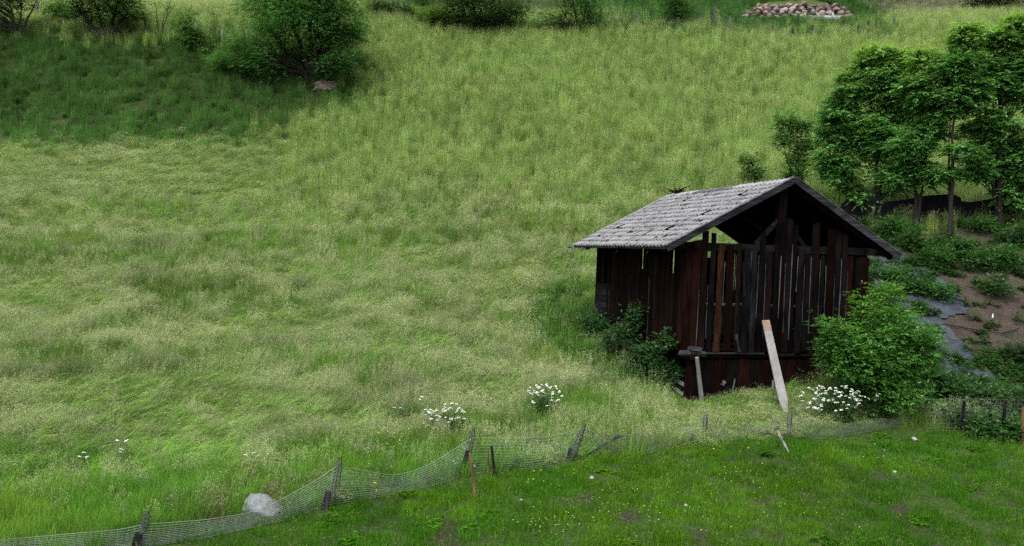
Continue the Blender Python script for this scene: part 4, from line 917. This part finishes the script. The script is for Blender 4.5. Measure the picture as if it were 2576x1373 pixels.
# ------------------------------------------------------------------ sagging wire fence in the foreground
TOP = [(-60, 1364), (190, 1341), (300, 1332), (365, 1318), (500, 1308), (640, 1288), (720, 1250), (800, 1205), (848, 1172), (900, 1178), (985, 1198), (1060, 1180), (1120, 1145), (1188, 1100), (1280, 1102), (1380, 1098), (1462, 1078), (1500, 1092), (1556, 1093), (1620, 1097), (1690, 1088), (1740, 1062), (1768, 1048), (1850, 1066), (1900, 1070), (1950, 1052), (1985, 1036), (2060, 1062), (2130, 1068), (2200, 1052), (2262, 1056), (2332, 1010)]
BOT = [(-60, 1405), (190, 1400), (300, 1392), (350, 1384), (500, 1362), (640, 1330), (720, 1312), (800, 1285), (838, 1275), (900, 1262), (985, 1252), (1060, 1236), (1120, 1220), (1168, 1198), (1280, 1190), (1380, 1178), (1435, 1163), (1480, 1150), (1545, 1145), (1620, 1148), (1690, 1132), (1738, 1120), (1775, 1112), (1850, 1112), (1900, 1106), (1950, 1090), (1985, 1102), (2060, 1112), (2130, 1102), (2200, 1088), (2262, 1078), (2328, 1066)]
fb0 = G(850, 1270); fence = empty('wire_fence', fb0, 0, 'sagging grey wire netting fence strung across the foreground meadow', 'fence')
POSTI = [3, 8, 13, 16, 22, 26]; ends = [0] + POSTI + [len(TOP) - 1]
def wires(i0, i1, nh=13):
    q_ = MB(); tu = np.array(TOP[i0:i1 + 1], float); bu = np.array(BOT[i0:i1 + 1], float); k = len(tu); par = np.linspace(0, 1, k)
    Bp = np.array([G(a, c_, 11) + (0, 0, .03) for a, c_ in bu]); Tp = np.array([U(a, c_, q[1] + .10) for (a, c_), q in zip(tu, Bp)])
    Ltot = np.linalg.norm(np.diff(Bp, axis=0), axis=1).sum(); m_ = max(16, int(Ltot / .16)); t = np.linspace(0, 1, m_)
    def cub(A_): 
        r_ = np.stack([np.interp(t, par, A_[:, j]) for j in range(3)], 1)
        for _ in range(2): r_[1:-1] = .25 * r_[:-2] + .5 * r_[1:-1] + .25 * r_[2:]
        return r_
    T_, B_ = cub(Tp), cub(Bp); grid = []
    for h_ in range(nh):
        f = h_ / (nh - 1); f2 = f ** .9; p = T_ * (1 - f2) + B_ * f2; x = t * Ltot
        bulge = (fbm(x * 1.0, np.full(m_, f * 1.2 + i0), .8, 5) - .5) * .22 * math.sin(math.pi * min(1, f * .9 + .1)); p = p + np.stack([0 * x, -np.abs(bulge) - .0, bulge * .22], 1)
        grid.append(p); q_.tube(p, .0036 if 0 < h_ < nh - 1 else .0055, 3, (.3, .3, .3))
    grid = np.array(grid)
    for j in range(0, m_): q_.tube(grid[:, j], .002, 3, (.3, .3, .3))
    q_.build('wire_netting', WIRE if i0 < 14 else OLDWIRE, fence); return T_, B_
for a, c_ in zip(ends[:-1], ends[1:]): wires(a, c_)
# bunched netting part way along
q_ = MB()
for k in range(7):
    a, c_ = U(1556 + k * 2, 1092 + k, 17.6), G(1478 - k * 3, 1148 + k * 1.5) + (0, 0, .04); mid = (a + c_) / 2 + (0, 0, -.05 + .02 * k); q_.tube([a, (a + mid) / 2 + (0, 0, -.01), mid, (mid + c_) / 2 + (0, 0, -.03), c_], .005, 4, (.1, .1, .1))
q_.build('bunched_netting', IRON, fence)
# lattice posts
for i in POSTI:
    ub, vb = BOT[i]; ut, vt = {3: (372, 1286), 8: (857, 1148), 13: (1193, 1076), 16: (1472, 1066), 22: (1777, 1042), 26: (1990, 1034)}[i]
    p_ = G(ub, vb, 11) - (0, 0, .1); t_ = U(ut, vt, p_[1] + .12); ax = (t_ - p_); q_ = MB()
    off = [np.array([-.075, 0, 0]), np.array([.045, .03, 0]), np.array([-.01, -.06, 0])]
    for o_ in off: q_.tube([p_ + o_, p_ + o_ + ax * .45 + rng.normal(0, .006, 3), p_ + ax * .88 + o_ * .8, t_ + o_ * .15], .012, 5, (.03, .03, .04))
    nseg = 9
    for k in range(nseg):
        for a_ in range(3):
            x0 = p_ + ax * (k / nseg * .88) + off[a_] * .9; x1 = p_ + ax * ((k + 1) / nseg * .88) + off[(a_ + 1) % 3] * .9; q_.tube([x0, x1], .006, 4, (.03, .03, .04))
    q_.build('fence_post', IRON, fence)
# wooden stumps beside the posts and other stakes
def stake(label, ub, vb, ut, vt, w_, col, dd=.0, group=None, name='wooden_stake', tap=.8):
    p_ = G(ub, vb, 11) - (0, 0, .06); t_ = U(ut, vt, p_[1] + dd); q_ = MB(); q_.box(p_, t_, w_, w_ * .75, (0, -1, 0), col, .06, 6, .012, tap); return tag(q_.build(name, WZ), label, 'stake', group)
stake('rounded grey wooden stump beside the second lattice post from the left', 815, 1285, 826, 1236, .12, GRY * 1.5, name='stump')
stake('dark leaning stump behind the third lattice post from the left', 1158, 1195, 1176, 1135, .10, GRY * .8, name='stump')
stake('grey-topped stump at the fence left of the bunched netting', 1425, 1166, 1436, 1126, .09, GRY * 1.4, name='stump')
stake('grey-topped stump at the fence below the barn prop post', 1733, 1122, 1744, 1094, .10, GRY * 1.3, name='stump')
stake('low dark stump under the leftmost lattice post', 335, 1385, 350, 1340, .12, GRY * .7, name='stump')
stake('dark stump where the fence meets the splintered stick', 1945, 1092, 1962, 1075, .10, GRY * .8, name='stump')
stake('reddish brown slanting stake in front of the fence, centre', 1196, 1256, 1183, 1140, .045, np.array([.17, .085, .055]), tap=1.1)
stake('dark grey leaning stake behind the netting right of the reddish one', 1247, 1200, 1236, 1122, .065, GRY * .7)
stake('thin brown stake touching the dark grey one', 1230, 1198, 1228, 1128, .035, np.array([.14, .075, .04]))
stake('pale stick slanting behind the netting right of the dark stake', 1275, 1190, 1302, 1155, .035, GRY * 2)
stake('tiny grey stake far behind the netting', 1205, 1172, 1207, 1158, .05, GRY)
stake('pale orange stake at the right edge behind the lawn', 2573, 1122, 2578, 1022, .09, np.array([.24, .15, .08]), name='wooden_stake')
stake('dark fence post between the elder and the hedge', 2326, 1060, 2336, 988, .085, GRY * .35, name='fence_post')
f2 = empty('wire_fence', G(2400, 1085), 0, 'dark wire fence with rough posts at the right behind the lawn', 'fence')
pp = [((2415, 1095), (2426, 1008)), ((2480, 1100), (2492, 1040)), ((2520, 1108), (2530, 1010)), ((2400, 1080), (2440, 1030)), ((2470, 1085), (2462, 1060))]
for (a, c_) in pp:
    q_ = MB(); p_ = G(*a, 11); q_.box(p_ - (0, 0, .05), U(*c_, p_[1]), .06, .05, (0, -1, 0), GRY * .45, .08, 5); q_.build('fence_post', WZ, f2)
q_ = MB(); A_ = [G(a, 1095, 11) for a in (2330, 2415, 2480, 2520, 2576, 2620)]
for k in range(9):
    q_.tube([p_ + np.array([0, 0, .08 + k * .1 + rng.uniform(-.02, .02)]) for p_ in A_], .0035, 3, (.1, .1, .1))
for j in range(5):
    for t in np.linspace(0, 1, 7)[:-1]:
        p_ = A_[j] * (1 - t) + A_[j + 1] * t; q_.tube([p_ + (0, 0, .05), p_ + (0, 0, .9)], .0025, 3, (.1, .1, .1))
q_.build('wire_netting', OLDWIRE, f2)

# ------------------------------------------------------------------ boulders and stones
def rock(label, u_, v_, r, col, sq=(1, 1, .7), dmin=11, name='stone', sub=3, sink=.3, cat='stone', group=None):
    p_ = G(u_, v_, dmin); q_ = MB(); q_.rock(p_ + (0, 0, r * sq[2] * (1 - sink) * .6), r, col, sub, sq, .25, 9); return tag(q_.build(name, STONE, None), label, cat, group)
rock('large pale grey boulder in the grass behind the wire fence', 652, 1290, .44, (.16, .17, .19), (1, .9, .55), name='boulder', cat='boulder', sink=.5)
for u_, v_, r, lb in ((1488, 1204, .06, 'small pale stone on the lawn below the bunched netting'), (1546, 1190, .05, 'small grey stone just right of another below the fence'), (2250, 1190, .06, 'whitish stone on the lawn toward the right'), (2300, 1112, .09, 'grey stone at the lawn edge under the elder'), (1725, 1275, .05, 'small stone in the middle of the lawn'), (1310, 1262, .04, 'small pale stone on the lawn right of the reddish stake')):
    rock(lb, u_, v_, r, np.array([.32, .31, .33]), sub=2)
rk = MB()
for k in range(60):
    u_ = rng.normal(820, 13); v_ = rng.normal(222, 5); p_ = G(u_, v_, 50); rk.rock(p_ + (0, 0, .12), rng.uniform(.18, .34), np.array([.22, .17, .145]) * rng.uniform(.5, 1.3), 1, (1.2, 1, .5), .3, 6)
o = rk.build('rock_pile', STONE); tag(o, 'pile of brown broken rocks at the foot of the large willow', 'rock pile')
# boulder retaining wall
wl = MB(); dw = float(G(2010, 50, 60)[1]) - .4
for v_ in np.arange(15, 50, 9.0):
    hw = np.interp(v_, [0, 15, 30, 48], [60, 100, 122, 140]); u_ = 2008 - hw
    while u_ < 2012 + hw:
        r_ = rng.uniform(.24, .42); wl.rock(U(u_, v_ + rng.uniform(-2, 2), dw + (48 - v_) * .022), r_, (np.array([.20, .155, .135]) if rng.random() < .75 else np.array([.235, .21, .195])) * rng.uniform(.6, 1.25), 3, (1.3, .9, .85), .2, 16); u_ += r_ * 2.25 * FOC / dw
for k in range(140):
    u_ = rng.uniform(1890, 2130); v_ = rng.uniform(15, 50)
    if abs(u_ - 2010) < np.interp(v_, [0, 15, 30, 48], [55, 92, 115, 132]): wl.rock(U(u_, v_, dw + .35 + (48 - v_) * .022), .3, np.array([.07, .045, .035]), 1, (1.3, .6, 1), .2, 3)
wo = wl.build('boulder_wall', STONE); tag(wo, 'retaining wall of pinkish boulders set into the far slope, top right', 'wall')
bar = empty('plank_barrier', G(2070, 48, 60), 0, 'low barrier of whitish planks in front of the boulder wall', 'barrier')
for (a, c_) in (((2020, 41), (2115, 41)), ((2022, 46), (2112, 46))):
    q_ = MB(); d_ = G(2065, 49, 60)[1] - .3; q_.box(U(*a, d_), U(*c_, d_), .16, .05, (0, -1, 0), PALE * 1.7, .03, 3); q_.build('rail', WX, bar)
for a, c_ in (((2030, 50), (2024, 32)), ((2063, 50), (2053, 30)), ((2102, 50), (2093, 32))):
    q_ = MB(); d_ = G(2065, 49, 60)[1] - .4; q_.box(U(*a, d_), U(*c_, d_ + .2), .12, .08, (0, -1, 0), PALE * 1.7, .03, 2); q_.build('post', WZ, bar)
# earth overhang under the top tree
eo = MB()
for k in range(90):
    u_ = rng.uniform(1625, 1775); v_ = 70 + rng.normal(0, 3) - 6 * math.exp(-((u_ - 1700) / 50) ** 2); p_ = G(u_, v_, 60); eo.rock(p_ + (0, 0, .15), rng.uniform(.2, .5), np.array([.035, .026, .02]) * rng.uniform(.6, 1.4), 1, (1.5, 1, .7), .3, 4)
tag(eo.build('earth_bank', STONE), 'dark raw earth bank below the round green tree, top right of centre', 'earth bank')
fbk = MB(); a_, b_ = G(1548, 74, 60) + (0, 0, .3), G(1604, 66, 60) + (0, 0, .6); fbk.tube([a_, (a_ + b_) / 2 + (0, 0, -.25), b_], [.05, .07, .03], 6, GRY * 2.4); m_ = (a_ + b_) / 2 + (0, 0, -.2)
fbk.tube([m_, m_ + (-.6, 0, .5)], [.04, .02], 5, GRY * 2.2); fbk.tube([m_ + (.3, 0, .05), m_ + (.5, 0, .9)], [.03, .015], 5, GRY * 2)
tag(fbk.build('fallen_branch', WA), 'bleached fallen branch lying beside the airy tree, top centre', 'branch')

# ------------------------------------------------------------------ far fences
def far_fence(label, posts, col, dmin=55, w_=.14, nw=3):
    p0 = G(posts[0][0], posts[0][1], dmin); fr = empty('post_fence', p0, 0, label, 'fence'); B_ = []
    for (ub, vb, ut, vt) in posts:
        vt -= 4
        p_ = G(ub, vb, dmin); t_ = U(ut, vt, p_[1]); B_.append((p_, t_)); q_ = MB(); q_.box(p_ - (0, 0, .1), t_, w_ * rng.uniform(.8, 1.2), w_, (0, -1, 0), np.array(col) * rng.uniform(.7, 1.3), .05, 4); q_.build('fence_post', WZ, fr)
    q_ = MB()
    for k in range(nw):
        f = .35 + .55 * k / max(1, nw - 1); q_.tube([a * (1 - f) + c_ * f for a, c_ in B_], .007, 3, (.2, .2, .2))
    q_.build('fence_wire', WIRE, fr); return fr
far_fence('grey post fence along the head of the meadow, right half', [(1508, 71, 1512, 28), (1535, 67, 1540, 42), (1603, 66, 1607, 32), (1752, 62, 1756, 34), (1795, 73, 1798, 20), (1831, 88, 1836, 44), (1942, 96, 1945, 67), (1993, 103, 1994, 73), (2044, 97, 2044, 68), (2109, 92, 2110, 77), (2159, 97, 2160, 66), (2203, 86, 2204, 60), (2250, 78, 2249, 50)], PALE * .38, 58)
far_fence('wire fence with pale posts climbing the far field, top right corner', [(2173, 14, 2172, -4), (2191, 32, 2190, 13), (2226, 31, 2226, 14), (2293, 45, 2293, 30), (2344, 40, 2345, 17), (2450, 30, 2451, 12)], PALE * .9, 60)
far_fence('row of weathered posts on the crest of the bank, upper left', [(94, 45, 93, 5), (161, 70, 160, 50), (322, 80, 321, 48), (370, 88, 363, 46), (433, 86, 433, 57), (494, 86, 494, 58), (560, 110, 559, 78), (622, 114, 622, 80)], PALE * .7, 56)
gate = empty('cattle_trough', G(2262, 76, 60), 0, 'small wooden rail frame standing in the field by the fence corner, top right', 'rail')
d_ = G(2262, 76, 60)[1]
q_ = MB(); q_.box(U(2246, 64, d_), U(2282, 65, d_), .09, .09, (0, -1, 0), PALE * .8, .03, 3); q_.build('rail', WX, gate)
for a in (2249, 2256, 2270, 2280):
    q_ = MB(); g_ = G(a, 76, 60); q_.box(g_ - (0, 0, .1), U(a, 62 if a != 2256 else 56, d_), .08, .08, (0, -1, 0), GRY, .03, 3); q_.build('post', WZ, gate)
gate.name = 'rail_frame'

# ------------------------------------------------------------------ flowering plants
WHT = np.array([.72, .76, .70])
def umbel_plant(label, u_, v_, spots, hgt, name='cow_parsley', group='white umbel plants in the meadow', r=.035):
    p_ = G(u_, v_, 11); root = empty(name, p_, 0, label, 'flower', group); st = MB(); LV = []; 
    for (a, c_) in spots:
        q = U(a, c_, p_[1] + rng.uniform(-.35, .1)); q[2] = max(q[2], H(q[0], q[1]) + .3)
        st.tube([p_ + rng.normal(0, .05, 3) * (1, 1, 0), (p_ + q) / 2 + rng.normal(0, .03, 3), q - (0, 0, .05), q], [.006, .005, .003, .002], 4, (.07, .15, .04))
        fl = MB(); k = 13; sz = rng.uniform(.55, 1.15); tl = rng.normal(0, .35, 2)
        for j in range(k):
            aa = j * 2.4; rr = r * sz * math.sqrt(j / k) * 1.2; c0 = q + np.array([rr * math.cos(aa), rr * math.sin(aa), .01 - rr * .35 + rr * (tl[0] * math.cos(aa) + tl[1] * math.sin(aa)) + rng.uniform(-.006, .006)])
            fl.tube([q - (0, 0, .03), c0], .0012, 3, (.09, .17, .05)); V_, F_ = ICO[1]; fl.add(V_ * np.array([.011, .011, .006]) * rng.uniform(.8, 1.3) + c0, F_, WHT * rng.uniform(.8, 1.05))
        fl.build('flower_head', PETAL, root)
    st.build('stems', LEAF, root)
    n_ = 16 * max(3, len(spots)) // 2; t = rng.random((n_, 1)) * .8; sp = np.array([U(a, c_, p_[1]) for a, c_ in spots]); tgt = sp[rng.integers(0, len(sp), n_)]
    P0 = p_ + (tgt - p_) * t + rng.normal(0, .05, (n_, 3)); D = rng.normal(size=(n_, 3)) * (1, 1, .3) + (0, 0, .2); D /= np.linalg.norm(D, axis=1)[:, None]
    V_, F_, C_ = leaves(P0, D, rng.uniform(.1, .2, n_), 7, .24, .4, np.tile([.05, .12, .03], (n_, 1)), .4); link('leaves', npmesh('leaves', V_, F_, C_), LEAF, root)
def spots(cu, cv, ru, rv, n_): 
    a = rng.uniform(0, 6.28, n_); q = np.sqrt(rng.random(n_)); return list(zip(cu + ru * q * np.cos(a), cv + rv * q * np.sin(a)))
umbel_plant('cluster of white umbels in the meadow left of another, above the fence centre', 1125, 1095, spots(1122, 1038, 56, 26, 38), .6)
umbel_plant('tall clump of white umbels in the meadow right of the wider cluster', 1380, 1062, spots(1372, 990, 44, 32, 40), .8)
umbel_plant('broad clump of white umbels under the elder by the barn right corner', 2120, 1065, spots(2090, 1000, 82, 36, 110), .7, r=.032)
umbel_plant('few white umbels right of the broad clump under the elder', 2195, 1060, spots(2195, 995, 20, 18, 9), .7)
umbel_plant('three white umbels in the grass at the lower left', 212, 1180, [(200, 1150), (212, 1138), (218, 1152)], .5)
umbel_plant('sparse white umbels right of the three at the lower left', 310, 1170, [(295, 1108), (318, 1108), (306, 1130), (304, 1150)], .5)
umbel_plant('faint white umbels in the grass left of the fence dip', 632, 1180, [(618, 1144), (640, 1138), (648, 1146)], .5)
umbel_plant('two small white umbels high in the meadow at the left', 388, 800, [(380, 768), (388, 776), (392, 770)], .5)
umbel_plant('few white umbels left of the wide cluster', 1010, 1060, [(992, 1030), (1008, 1026), (1058, 1005), (1062, 998)], .5)
umbel_plant('pair of white umbels in the grass below the barn left corner', 1462, 975, [(1454, 940), (1462, 936), (1468, 944)], .5)
# tiny lawn and meadow flowers nobody could count
def dots(name, label, areas, col, r, zr):
    q_ = []; 
    for (cu, cv, ru, rv, n_) in areas:
        for a, c_ in spots(cu, cv, ru, rv, n_): q_.append(G(a, c_, 10) + (0, 0, rng.uniform(*zr)))
    q_ = np.array(q_); V0, F0 = ICO[1]; n_ = len(q_); V_ = (V0[None] * np.array([1, 1, .6]) * r * rng.uniform(.6, 1.3, (n_, 1, 1)) + q_[:, None, :]).reshape(-1, 3); F_ = (np.array(F0)[None] + (np.arange(n_) * len(V0))[:, None, None]).reshape(-1, 3)
    o = link(name, npmesh(name, V_, F_, np.tile(col, (len(V_), 1))), PETAL); tag(o, label, None, None, 'stuff')
dots('pale_flowers', 'tiny pale yellow flowers dotted over the grazed lawn', [(1480, 1240, 100, 40, 18), (1560, 1290, 90, 50, 18), (1420, 1330, 140, 50, 26), (1380, 1350, 60, 20, 24), (1850, 1270, 200, 70, 34), (1900, 1230, 60, 30, 10), (2100, 1330, 200, 50, 20), (1700, 1330, 160, 60, 24)], (.45, .48, .2), .010, (.12, .28))
dots('yellow_flowers', 'small yellow flowers in the grass along the fence', [(985, 1130, 45, 18, 20), (1000, 1150, 16, 10, 10), (1350, 1250, 30, 20, 6), (940, 1275, 14, 8, 5), (1860, 1180, 100, 40, 8), (1090, 1110, 30, 20, 8), (570, 980, 200, 100, 10)], (.70, .52, .03), .014, (.2, .5))
dots('blue_flowers', 'scattered pale blue flowers among the meadow grass', [(1150, 1205, 14, 12, 7), (1190, 1225, 4, 6, 2), (970, 1100, 20, 14, 3), (1700, 1060, 120, 40, 8), (1560, 1050, 60, 30, 5), (1640, 1350, 20, 10, 4), (700, 885, 20, 10, 4), (2200, 1190, 60, 20, 5)], (.35, .38, .72), .014, (.25, .5))
